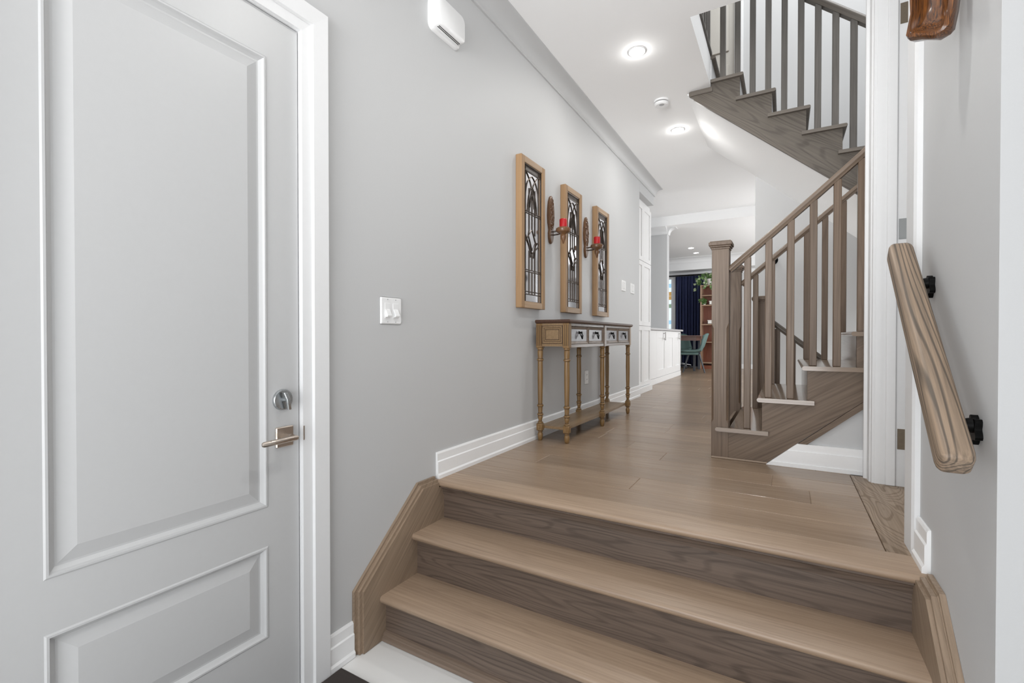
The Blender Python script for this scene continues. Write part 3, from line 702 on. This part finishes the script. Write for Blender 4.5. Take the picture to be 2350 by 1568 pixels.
# leaded mirror frames
def lead_frame(y0, label):
    w, z0, z1 = .336, .890, 1.866; y1 = y0+w; xf = WX+.045; bw = .042
    t = thing('leaded_mirror_frame', label, 'wall frame', (WX, y0+w/2, z0), 'leaded glass frames')
    for a, c in ((y0, y0+bw), (y1-bw, y1)): obj('stile', box(BM(), WX, xf, a, c, z0, z1, .003), M['pine'], t)
    for a, c in ((z0, z0+bw), (z1-bw, z1)): obj('rail', box(BM(), WX, xf-.0005, y0+bw, y1-bw, a, c, .002), M['pinex'], t)
    gy0, gy1, gz0, gz1 = y0+bw, y1-bw, z0+bw, z1-bw; xg = xf-.016
    obj('mirror', box(BM(), xg-.004, xg, gy0, gy1, gz0, gz1), M['mirror'], t)
    P = lambda u, v: (xg+.003, gy0+(gy1-gy0)*u, gz0+(gz1-gz0)*v)
    b = BM(); q = .0008
    box(b, xg, xg+.0015, P(.0, 0)[1]+q, P(1, 0)[1]-q, P(0, .955)[2], P(0, 1)[2]-q); obj('dark_glass_band', b, M['amber'], t, label='dark amber glass strip')
    def ln(*uv, r=.0030):
        tube(b, [P(*p) for p in uv], r, 6)
    def arc(u0, v0, u1, v1, bu, bv, n=7):
        return [((1-s)**2*u0+2*s*(1-s)*bu+s*s*u1, (1-s)**2*v0+2*s*(1-s)*bv+s*s*v1) for s in [i/n for i in range(n+1)]]
    b = BM()
    for u in (.0, 1.0): ln((u, 0), (u, 1), r=.0045)
    for v in (0, 1): ln((0, v), (1, v), r=.0045)
    for u in (.13, .87): ln((u, 0), (u, 1))
    for v in (.955, .075, .055): ln((0, v), (1, v))
    for v in (.665, .650, .235, .222): ln((0, v), (1, v))
    for u in (.34, .66): ln((u, .235), (u, .38)); ln((u, .055), (u, .235)); ln((u, .50), (u, .84))
    ln((.5, .235), (.5, .36)); ln((.5, .055), (.5, .222), r=.0036); ln((.5, .54), (.5, .79))
    obj('came_grid', b, M['came'], t)
    b = BM()
    ln(*arc(.13, .955, .62, .70, .52, .90)); ln(*arc(.87, .955, .38, .70, .48, .90))
    ln(*arc(.13, .76, .5, .935, .16, .90)); ln(*arc(.87, .76, .5, .935, .84, .90))
    ln(*arc(.24, .66, .5, .86, .30, .82)); ln(*arc(.76, .66, .5, .86, .70, .82))
    obj('came_arches', b, M['came'], t)
    b = BM()
    ln((.13, .49), (.5, .36)); ln((.87, .43), (.5, .36)); ln((.30, .49), (.5, .54), (.70, .45), (.5, .385), (.30, .49))
    ln((.13, .44), (.30, .49), (.34, .53)); ln((.87, .455), (.70, .45)); ln((.70, .45), (.66, .36)); ln(*arc(.13, .46, .42, .33, .36, .44)); ln(*arc(.87, .46, .58, .33, .64, .44))
    obj('came_diamond', b, M['came'], t)
lead_frame(2.586, 'tall pine frame with leaded mirror glass, left and nearest of three')
lead_frame(3.272, 'tall pine frame with leaded mirror glass, middle one between the two sconces')
lead_frame(3.956, 'tall pine frame with leaded mirror glass, right and furthest of three')
# candle sconces
def sconce(y, label, lab2):
    z0 = 1.380
    t = thing('candle_sconce', label, 'sconce', (WX, y, z0), 'carved wooden candle sconces')
    out = [(0, 0), (.020, .012), (.032, .045), (.034, .075), (.026, .098), (.030, .115), (.043, .15), (.048, .20), (.045, .25), (.035, .30), (.018, .335), (0, .350)]
    full = out+[(-a, c) for a, c in out[-2:0:-1]]
    b = BM(); rings = []
    for x, s in ((WX, 1), (WX+.014, 1), (WX+.019, .86)):
        rings.append([b.verts.new((x, y+u*s, z0+.175+(v-.175)*(1 if s == 1 else .96))) for u, v in full])
    for r0, r1 in zip(rings, rings[1:]):
        for i in range(len(full)): b.faces.new((r0[i], r0[(i+1) % len(full)], r1[(i+1) % len(full)], r1[i]))
    b.faces.new(rings[0]); b.faces.new(rings[-1][::-1])
    bp = obj('back_plate', b, M['sconce'], t, True)
    b = BM(); random.seed(int(y*100))
    for k in range(46):     # pierced carving: raised scrolls
        v = random.uniform(.11, .32); hw = .034*(1-abs(v-.21)/.16)
        if hw < .004: continue
        u = random.uniform(-hw, hw); a = random.uniform(0, 6.28)
        tube(b, [(WX+.019, y+u+.010*math.cos(a+q), z0+v+.012*math.sin(a+q)) for q in (0, .9, 1.8, 2.7)], [.002, .0042, .0042, .002], 6)
    obj('carving', b, M['sconce'], bp)
    xc = WX+.108; zc = 1.468
    b = BM()
    for dy in (-.012, .012):
        tube(b, [(WX+.016, y+dy, z0+.085), (xc-.05, y+dy, z0+.088), (xc-.03, y+dy*.8, z0+.10), (xc-.012, y, zc-.02)], .0028, 6)
        tube(b, [(WX+.016, y+dy, z0+.062), (xc-.05, y+dy, z0+.064), (xc-.012, y, z0+.066)], .0028, 6)
    obj('arm', b, M['iron'], t)
    b = BM(); lathe(b, [(.001, -.098), (.006, -.092), (.013, -.070), (.021, -.052), (.022, -.040), (.016, -.030), (.021, -.024), (.048, -.012), (.054, .002), (.053, .012), (.042, .020), (.030, .022)], xc, y, zc, 20)
    obj('candle_cup', b, M['sconce'], t, True)
    c = thing('red_candle', lab2, 'candle', (xc, y, zc+.023), 'red pillar candles')
    b = BM(); lathe(b, [(.0275, .0), (.0275, .054), (.025, .058), (.012, .056)], xc, y, zc+.023, 20); obj('wax', b, M['redwax'], c, True)
    b = BM(); tube(b, [(xc, y, zc+.076), (xc+.001, y, zc+.086)], .0012, 6); obj('wick', b, M['slot'], c)
sconce(3.088, 'carved wooden wall sconce between the first and second leaded frames', 'short red candle on the sconce nearer the camera')
sconce(3.786, 'carved wooden wall sconce between the second and third leaded frames', 'short red candle on the sconce further from the camera')

# ------------------------------------------------------------------ console table
ct = thing('console_table', 'honey coloured six-legged console table with four grey drawers on the left wall', 'console table', (-1.33, 3.51, 0))
XB, XF, Y0, Y1, ZT, ZA = -1.452, -1.212, 2.806, 4.232, .816, .632
tp = [(0, 0), (.010, 0), (.016, -.006), (.016, -.014), (.008, -.022), (0, -.024)]
b = BM(); rings = []
for o_, z in ((-.004, ZT), (.008, ZT), (.013, ZT-.005), (.014, ZT-.013), (.006, ZT-.023), (-.004, ZT-.025)):
    rings.append([b.verts.new(p) for p in ((XB, Y0-o_, z), (XF+o_, Y0-o_, z), (XF+o_, Y1+o_, z), (XB, Y1+o_, z))])
for r0, r1 in zip(rings, rings[1:]):
    for i in range(4): b.faces.new((r0[i], r0[(i+1) % 4], r1[(i+1) % 4], r1[i]))
b.faces.new(rings[0]); b.faces.new(rings[-1][::-1])
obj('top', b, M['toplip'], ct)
ym = (Y0+Y1)/2; pw = .044
obj('back_panel', box(BM(), XB, XB+.015, Y0+.02, Y1-.02, ZA+.01, ZT-.025), M['honeyx'], ct)
for ys, sg in ((Y0+.004, 1), (Y1-.004, -1)):
    o = obj('end_panel', box(BM(), XB+pw-.004, XF-pw+.004, ys, ys+sg*.014, ZA+.006, ZT-.025), M['honeyx'], ct)
    ya, yb_ = ys-sg*.004, ys+sg*.002
    za, zb_, xa, xb = ZA+.028, ZT-.043, XB+pw+.004, XF-pw-.004
    for w_, e in ((.010, .0), (.008, .013)):
        b = BM(); yq = ya+sg*e*.12
        for q in ((xa+e, xb-e, za+e, za+e+w_), (xa+e, xb-e, zb_-e-w_, zb_-e), (xa+e, xa+e+w_, za+e+w_, zb_-e-w_), (xb-e-w_, xb-e, za+e+w_, zb_-e-w_)): box(b, q[0], q[1], yq, yb_, q[2], q[3], .0015)
        obj('end_moulding', b, M['honeyx'], o)
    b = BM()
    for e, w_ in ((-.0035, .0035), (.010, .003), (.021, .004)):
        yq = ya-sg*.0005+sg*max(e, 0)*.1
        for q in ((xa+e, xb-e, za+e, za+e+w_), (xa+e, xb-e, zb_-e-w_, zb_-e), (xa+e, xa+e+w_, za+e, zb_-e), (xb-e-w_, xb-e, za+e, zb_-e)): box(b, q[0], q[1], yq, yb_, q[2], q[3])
    obj('dark_lines', b, M['dark_line'], o, kind='stuff', label='thin dark strips along the panel grooves')
def corner_post(x, y, name='corner_post'):
    o = obj(name, box(BM(), x-pw/2, x+pw/2, y-pw/2, y+pw/2, ZA-.004, ZT-.025, .002), M['honey'], ct)
    b = BM()
    for q in (-.013, 0, .013): box(b, x+q-.0035, x+q+.0035, y-pw/2-.003, y-pw/2, ZA+.012, ZT-.036, .001)
    obj('fluting', b, M['honey'], o, kind='stuff')
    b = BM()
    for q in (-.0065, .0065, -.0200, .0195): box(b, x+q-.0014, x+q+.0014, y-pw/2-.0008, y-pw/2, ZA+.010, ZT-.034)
    obj('dark_lines', b, M['dark_line'], o, kind='stuff')
for x in (XB+pw/2, XF-pw/2):
    for y in (Y0+pw/2, Y1-pw/2): corner_post(x, y)
obj('centre_post', box(BM(), XF-.03, XF+.004, ym-.022, ym+.022, ZA-.004, ZT-.025, .002), M['front'], ct)
for ya, yb_ in ((Y0+pw, ym-.022), (ym+.022, Y1-pw)):
    obj('front_rail', box(BM(), XF-.02, XF-.002, ya, yb_, ZT-.043, ZT-.025, .0015), M['front'], ct)
    obj('front_rail', box(BM(), XF-.02, XF-.002, ya, yb_, ZA-.002, ZA+.020, .0015), M['front'], ct)
    n_ = 2; wd = (yb_-ya)/n_
    for k in range(n_):
        a, c = ya+wd*k+.004, ya+wd*(k+1)-.004; z0, z1 = ZA+.023, ZT-.046
        b = BM(); box(b, XF-.16, XF-.014, a, c, z0, z1)
        e = .017
        for d0, d1 in (((a, z0, c, z0), (a+e, z0+e, c-e, z0+e)), ((a, z1, c, z1), (a+e, z1-e, c-e, z1-e))):
            v = [b.verts.new(p) for p in ((XF-.002, d0[0], d0[1]), (XF-.002, d0[2], d0[3]), (XF-.012, d1[2], d1[3]), (XF-.012, d1[0], d1[1]))]; b.faces.new(v)
        for yy, ye in ((a, a+e), (c, c-e)):
            v = [b.verts.new(p) for p in ((XF-.002, yy, z0), (XF-.002, yy, z1), (XF-.012, ye, z1-e), (XF-.012, ye, z0+e))]; b.faces.new(v)
        for (p, q) in (((a, z0), (c, z0)), ((c, z0), (c, z1)), ((c, z1), (a, z1)), ((a, z1), (a, z0))):
            b.faces.new([b.verts.new(t) for t in ((XF-.002, *p), (XF-.002, *q), (XF-.014, *q), (XF-.014, *p))])
        dr = obj('drawer', b, M['front'], ct)
        obj('drawer_panel', box(BM(), XF-.014, XF-.011, a+e, c-e, z0+e, z1-e), M['drawer'], dr)
        yc, zc = (a+c)/2, (z0+z1)/2+.004
        b = BM(); lathe(b, [(.012, 0), (.010, .003), (.006, .006), (.006, .016), (.010, .019), (.006, .023)], XF-.011, yc, zc+.014, 12, 'X')
        tube(b, [(XF+.004, yc-.014, zc+.012), (XF+.009, yc-.016, zc-.004), (XF+.012, yc, zc-.026), (XF+.009, yc+.016, zc-.004), (XF+.004, yc+.014, zc+.012)], [.003, .004, .0055, .004, .003], 8)
        obj('drop_pull', b, M['black'], dr, True)
# turned legs
leg_prof = [(.010, 0), (.014, .004), (.017, .020), (.019, .036), (.017, .048), (.012, .056), (.018, .060), (.018, .064), (.012, .068)]
leg_up = [(.012, .116), (.019, .119), (.019, .124), (.011, .130), (.013, .142), (.018, .158), (.015, .168), (.021, .173), (.021, .179), (.014, .185), (.0155, .21), (.0165, .228), (.022, .233), (.022, .240), (.015, .246), (.0165, .30), (.0185, .42), (.0175, .53), (.017, .538), (.0225, .543), (.0225, .551), (.017, .556), (.0185, .58), (.019, .606), (.0155, .612), (.022, .617), (.022, .624), (.017, .631), (.017, .634)]
for y in (Y0+pw/2, ym, Y1-pw/2):
    for x in (XF-pw/2, XB+pw/2):
        b = BM(); lathe(b, leg_prof, x, y, 0, 16); box(b, x-.0205, x+.0205, y-.0205, y+.0205, .068, .116, .003); lathe(b, leg_up, x, y, 0, 16)
        lg = obj('leg', b, M['honey'], ct, True)
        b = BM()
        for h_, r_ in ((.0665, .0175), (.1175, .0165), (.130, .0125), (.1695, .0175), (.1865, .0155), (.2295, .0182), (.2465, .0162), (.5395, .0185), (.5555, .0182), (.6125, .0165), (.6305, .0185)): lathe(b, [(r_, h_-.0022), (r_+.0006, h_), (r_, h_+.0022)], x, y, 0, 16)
        obj('dark_rings', b, M['dark_line'], lg, kind='stuff', label='thin dark bands between the turned rings')
        b = BM(); box(b, x-.010, x+.010, y-.0235, y-.0205, .080, .104, .001); box(b, x+.0205, x+.0235, y-.010, y+.010, .080, .104, .001); obj('block_panel', b, M['honey'], lg)
b = BM(); prism(b, [(XB+.012, Y0+.035), (XF-.045, Y0+.035), (XF-.035, Y0+.05), (XF-.024, ym-.03), (XF-.024, ym+.03), (XF-.035, Y1-.05), (XF-.045, Y1-.035), (XB+.012, Y1-.035)], 'Z', .082, .100)
obj('shelf', b, M['honeyx'], ct)

# ------------------------------------------------------------------ pantry, base cabinets, worktop, pier
PX = -1.545
pc = thing('tall_pantry_cabinet', 'tall white panelled pantry cabinet at the end of the left wall', 'cabinet', (PX-.2, 5.95, 0))
obj('body', box(BM(), PX-.4, PX-.02, 5.53, 6.33, .075, 2.42), M['cab'], pc)
obj('plinth', box(BM(), PX-.4, PX+.03, 5.53, 6.30, 0, .075, .003), M['cab'], pc)
def shaker(name, x, y0, y1, z0, z1, parent, fr=.055):
    b = BM(); box(b, x-.02, x-.012, y0, y1, z0, z1)
    for q in ((y0, y0+fr, z0, z1), (y1-fr, y1, z0, z1), (y0+fr, y1-fr, z0, z0+fr), (y0+fr, y1-fr, z1-fr, z1)): box(b, x-.012, x, q[0], q[1], q[2], q[3], .0012)
    return obj(name, b, M['cab'], parent)
for z0, z1 in ((.08, .84), (.845, 1.655), (1.66, 2.36)):
    for y0, y1 in ((5.54, 5.928), (5.932, 6.325)): shaker('door', PX, y0, y1, z0, z1, pc)
bx_ = -1.65
bc = thing('base_cabinet', 'low white kitchen base cabinet run under the pale worktop beyond the pantry', 'cabinet', (bx_-.3, 7.6, 0))
obj('body', box(BM(), bx_-.55, bx_-.02, 6.34, 8.98, .075, .80), M['cab'], bc)
obj('plinth', box(BM(), bx_-.55, bx_+.004, 6.34, 8.985, 0, .085, .003), M['cab'], bc)
obj('filler', box(BM(), bx_-.02, bx_, 6.345, 7.10, .09, .798, .001), M['cab'], bc)
for y0, y1, yh in ((7.105, 7.76, 7.56), (7.765, 8.385, None), (8.39, 8.975, 8.78)):
    d_ = shaker('door', bx_, y0, y1, .09, .798, bc, .11)
    if yh is None: continue
    b = BM(); box(b, bx_+.026, bx_+.038, yh-.013, yh+.013, .65, .78, .002); box(b, bx_, bx_+.027, yh-.007, yh+.007, .665, .677); box(b, bx_, bx_+.027, yh-.007, yh+.007, .753, .765); obj('handle', b, M['handle'], d_)
tag(obj('worktop', box(BM(), bx_-.6, bx_+.035, 6.34, 9.03, .803, .835, .004), M['stone']), 'pale grey stone worktop on the low white kitchen cabinets', 'worktop')
WY = 7.82
b = BM(); box(b, -2.6, -1.652, WY, WY+.15, .836, ZL); struct('wall_pier', b, M['wall'])
cp = crown_prof(1.2)
b = BM(); prism(b, [(WY-u, ZL-v) for u, v in cp], 'X', -2.6, -1.652)
v_ = [[b.verts.new((-1.652+u*(0 if False else 1), y, ZL-v)) for u, v in cp] for y in (WY-.0, WY+.15)]
for i in range(len(cp)): b.faces.new((v_[0][i], v_[0][(i+1) % len(cp)], v_[1][(i+1) % len(cp)], v_[1][i]))
b.faces.new(v_[0]); b.faces.new(v_[1])
struct('trim_13', b, M['trim'], smooth=True)

# ------------------------------------------------------------------ dining room
# window with coloured panes
w1 = struct('window_1', None or (lambda b: (box(b, -2.52, -2.47, FW-.012, FW+.05, .55, 2.12), box(b, -2.325, -2.228, FW-.03, FW+.05, .55, 2.12, .004), box(b, -2.52, -2.23, FW-.012, FW+.05, .55, .62), box(b, -2.52, -2.23, FW-.012, FW+.05, 2.07, 2.12), b)[-1])(BM()), M['trim'])
zz = .62; k = 0; seqm = ['sky2', 'sky1', 'sky2', 'greenp', 'sky1', 'sky2', 'sky1', 'sky2', 'greenp', 'greenp', 'amberp', 'amberp', 'sky1', 'sky1', 'sky2']
hh = (2.07-.62)/15
for k in range(15):
    for x0, x1 in ((-2.468, -2.398), (-2.394, -2.327)):
        mname = seqm[k] if (x0 < -2.42 or k % 3) else 'sky2'
        obj('pane', box(BM(), x0, x1, FW+.02, FW+.026, .622+hh*k, .618+hh*(k+1)), M[mname], w1)
b = BM(); box(b, -2.7, -2.1, FW+.3, FW+.32, .3, 2.4); b.free()
# curtain, rod
def curtain(x0, x1, y, z0, z1):
    b = BM(); n = 96; rows = 10; V = []
    for j in range(rows+1):
        z = z1+(z0-z1)*j/rows; amp = .012+.030*min(1, j/3)
        V.append([b.verts.new((x0+(x1-x0)*i/n, y+amp*math.sin(i/n*2*math.pi*9.5+.5*math.sin(j*.35+i*.05))+.010*math.sin(i*.9), z)) for i in range(n+1)])
    for j in range(rows):
        for i in range(n): b.faces.new((V[j][i], V[j][i+1], V[j+1][i+1], V[j+1][i]))
    return b
o = obj('navy_curtain', curtain(-2.215, -1.60, 11.40, .03, 2.115), M['navy'], None, True); tag(o, 'navy blue pleated floor length curtain beside the far window', 'curtain')
md = o.modifiers.new('thick', 'SOLIDIFY'); md.thickness = .004
b = BM(); tube(b, [(-2.75, 11.40, 2.135), (-1.30, 11.40, 2.135)], .014, 10); tag(obj('curtain_rod', b, M['black']), 'black curtain rod above the navy curtain', 'curtain rod')
b = BM(); box(b, -4.6, 1.9, FW-.015, FW, 0, .10, .002); struct('baseboard_far', b, M['trim'])
# bookcase
BX0, BX1, BY0, BY1, BZ = -1.615, -.97, 11.02, 11.33, 1.85
bk = thing('bookcase', 'tall reddish brown wooden bookcase beside the navy curtain', 'bookcase', ((BX0+BX1)/2, 11.2, 0))
for a, c in ((BX0, BX0+.028), (BX1-.028, BX1)): obj('side', box(BM(), a, c, BY0, BY1, 0, BZ, .002), M['shelf'], bk)
obj('back', box(BM(), BX0+.028, BX1-.028, BY1-.012, BY1, .06, BZ), M['walnut'], bk)
obj('plinth', box(BM(), BX0+.028, BX1-.028, BY0+.01, BY1-.012, 0, .075), M['walnut'], bk)
for z in (.12, .575, .965, 1.39, 1.605, 1.825): obj('shelf', box(BM(), BX0+.028, BX1-.028, BY0+.004, BY1-.012, z, z+.022, .002), M['shelf'], bk)
def crate(x0, x1, z0, h, label):
    t = thing('white_box', label, 'box', ((x0+x1)/2, 11.15, z0))
    b = BM(); box(b, x0, x1, 11.08, 11.24, z0, z0+.01)
    for q in ((x0, x0+.008, 11.08, 11.24), (x1-.008, x1, 11.08, 11.24), (x0, x1, 11.08, 11.088), (x0, x1, 11.232, 11.24)): box(b, *q, z0, z0+h)
    obj('body', b, M['potw'], t)
    b = BM(); box(b, x0-.004, x1+.004, 11.076, 11.244, z0+h, z0+h+.012, .002); obj('rim', b, M['potw'], t)
crate(-1.44, -1.27, 1.413, .075, 'small white box beside the small plant on an upper shelf of the bookcase')
crate(-1.47, -1.25, .988, .075, 'white box on the middle shelf of the bookcase')
# plants
def plant(name, x, y, z, label, nleaf, spread, drop, pot_r, pot_h, pale):
    t = thing(name, label, 'plant', (x, y, z))
    b = BM(); lathe(b, [(pot_r*.72, 0), (pot_r*.9, pot_h*.6), (pot_r, pot_h), (pot_r*.88, pot_h), (pot_r*.8, pot_h*.85)], x, y, z, 16); obj('pot', b, M['potw'], t, True)
    stems = BM(); lv = {0: BM(), 1: BM()}
    for k in range(max(6, nleaf//7)):
        a = random.uniform(0, 6.28); rr = spread*random.uniform(.5, 1); ex = x+rr*math.cos(a)-spread*.35; ey = y+rr*.5*math.sin(a)-.03; dz = -drop*random.random()+.10*random.random()
        pts = [(x, y, z+pot_h*.9), (x+(ex-x)*.5, y+(ey-y)*.5, z+pot_h+.10*random.random()+.05), (ex, ey, z+pot_h+dz*.5), (ex-.02*random.random(), ey-.01, z+pot_h+dz)]
        tube(stems, pts, .003, 5)
        for s in range(7):
            f = (s+1)/7*3; i = min(2, int(f)); g_ = f-i; p_ = Vector(pts[i]).lerp(Vector(pts[i+1]), g_)+Vector((random.uniform(-.03, .03), random.uniform(-.03, .03), random.uniform(-.02, .03)))
            L0 = random.uniform(.05, .085); W0 = L0*.42; d_ = Vector((random.uniform(-1, 1), random.uniform(-1, .4), random.uniform(-1, .25))).normalized(); n_ = d_.cross(Vector((random.uniform(-1, 1), -1, random.uniform(-.4, .6)))).normalized(); up_ = d_.cross(n_)
            B = lv[1 if random.random() < pale else 0]
            v = [B.verts.new(q) for q in (p_, p_+d_*L0*.4+n_*W0, p_+d_*L0, p_+d_*L0*.4-n_*W0, p_+d_*L0*.45+up_*.008)]
            for q in ((0, 1, 4), (1, 2, 4), (2, 3, 4), (3, 0, 4)): B.faces.new([v[i_] for i_ in q])
    obj('stems', stems, M['leaf'], t)
    obj('green_leaves', lv[0], M['leaf'], t, kind='stuff'); obj('pale_leaves', lv[1], M['leafpale'], t, kind='stuff')
plant('trailing_plant', -1.42, 11.14, BZ, 'large trailing green plant in a white pot on top of the bookcase', 190, .27, .30, .085, .14, .32)
plant('small_plant', -1.535, 11.08, 1.413, 'small trailing green plant at the left end of an upper bookcase shelf', 40, .07, .10, .03, .05, .1)
# dining table
dt = thing('dining_table', 'dark wooden dining table with slim legs in the far dining room', 'table', (-2.1, 10.4, 0))
TX0, TX1, TY0, TY1, TZ = -2.75, -1.47, 10.12, 10.85, .712
obj('tabletop', box(BM(), TX0, TX1, TY0, TY1, TZ, TZ+.022, .004), M['dtable'], dt)
b = BM(); box(b, TX0+.05, TX1-.09, TY0+.03, TY0+.05, TZ-.085, TZ); box(b, TX0+.05, TX1-.09, TY1-.05, TY1-.03, TZ-.085, TZ); box(b, TX1-.11, TX1-.09, TY0+.05, TY1-.05, TZ-.085, TZ); obj('apron', b, M['dtable'], dt)
for x in (TX0+.07, TX1-.155):
    for y in (TY0+.045, TY1-.06): obj('leg', box(BM(), x, x+.045, y, y+.045, 0, TZ, .003), M['charcoal'], dt)
def dchair(x, y, rz, label, swivel=False):
    t = thing('dining_chair', label, 'chair', (x, y, 0), 'green upholstered dining chairs')
    R = Matrix.Rotation(rz, 4, 'Z')
    def put(name, b, m, sm=True):
        o = obj(name, b, m, None, sm); o.parent = t; o.data.transform(R); return o
    # shell: seat + curved back in one bucket, chair faces -x locally
    b = BM(); prof = [(-.24, .40), (-.10, .395), (.06, .40), (.15, .43), (.20, .52), (.235, .63), (.265, .73), (.28, .775)]
    n = 10; G_ = []
    for i, (px_, pz_) in enumerate(prof):
        hw = .225 if i < 4 else .225-.028*(i-3); s = max(0, i-2)/5
        G_.append([b.verts.new((px_-.10*s*(abs(j/n*2-1)**2)+(0 if i > 2 else 0), hw*(j/n*2-1), pz_+.035*(abs(j/n*2-1)**3)*(i < 6)-(.05*(abs(j/n*2-1)**4) if i >= 6 else 0))) for j in range(n+1)])
    for r0, r1 in zip(G_, G_[1:]):
        for j in range(n): b.faces.new((r0[j], r0[j+1], r1[j+1], r1[j]))
    o = put('shell', b, M['green']); md = o.modifiers.new('thick', 'SOLIDIFY'); md.thickness = .035; md.offset = 0
    b = BM(); sweep(b, rrect(.40, .05, .02), [(-.22, 0, .372), (.10, 0, .372)], [((0, 1, 0), (0, 0, 1))]*2); put('seat_pad', b, M['green'])
    if swivel:
        b = BM(); tube(b, [(0, 0, .35), (0, 0, .10)], .025, 10); put('column', b, M['charcoal'])
        for k in range(5):
            a = k*1.2566; b = BM(); tube(b, [(0, 0, .11), (.22*math.cos(a), .22*math.sin(a), .07)], [.02, .012], 8); put('leg', b, M['steel'])
            b = BM(); lathe(b, [(.026, -.012), (.030, 0), (.026, .012)], .23*math.cos(a), .23*math.sin(a), .030, 12, 'Y'); put('caster', b, M['charcoal'])
    else:
        for sx in (-1, 1):
            for sy in (-1, 1): b = BM(); tube(b, [(.10*sx+.02, .13*sy, .36), (.20*sx+.02, .20*sy, 0)], [.018, .011], 8); put('leg', b, M['charcoal'])
dchair(-1.58, 9.88, math.radians(8), 'green upholstered bucket dining chair side-on at the near end of the table')
dchair(-2.02, 11.02, math.radians(95), 'green swivel chair on casters at the far side of the dining table', True)
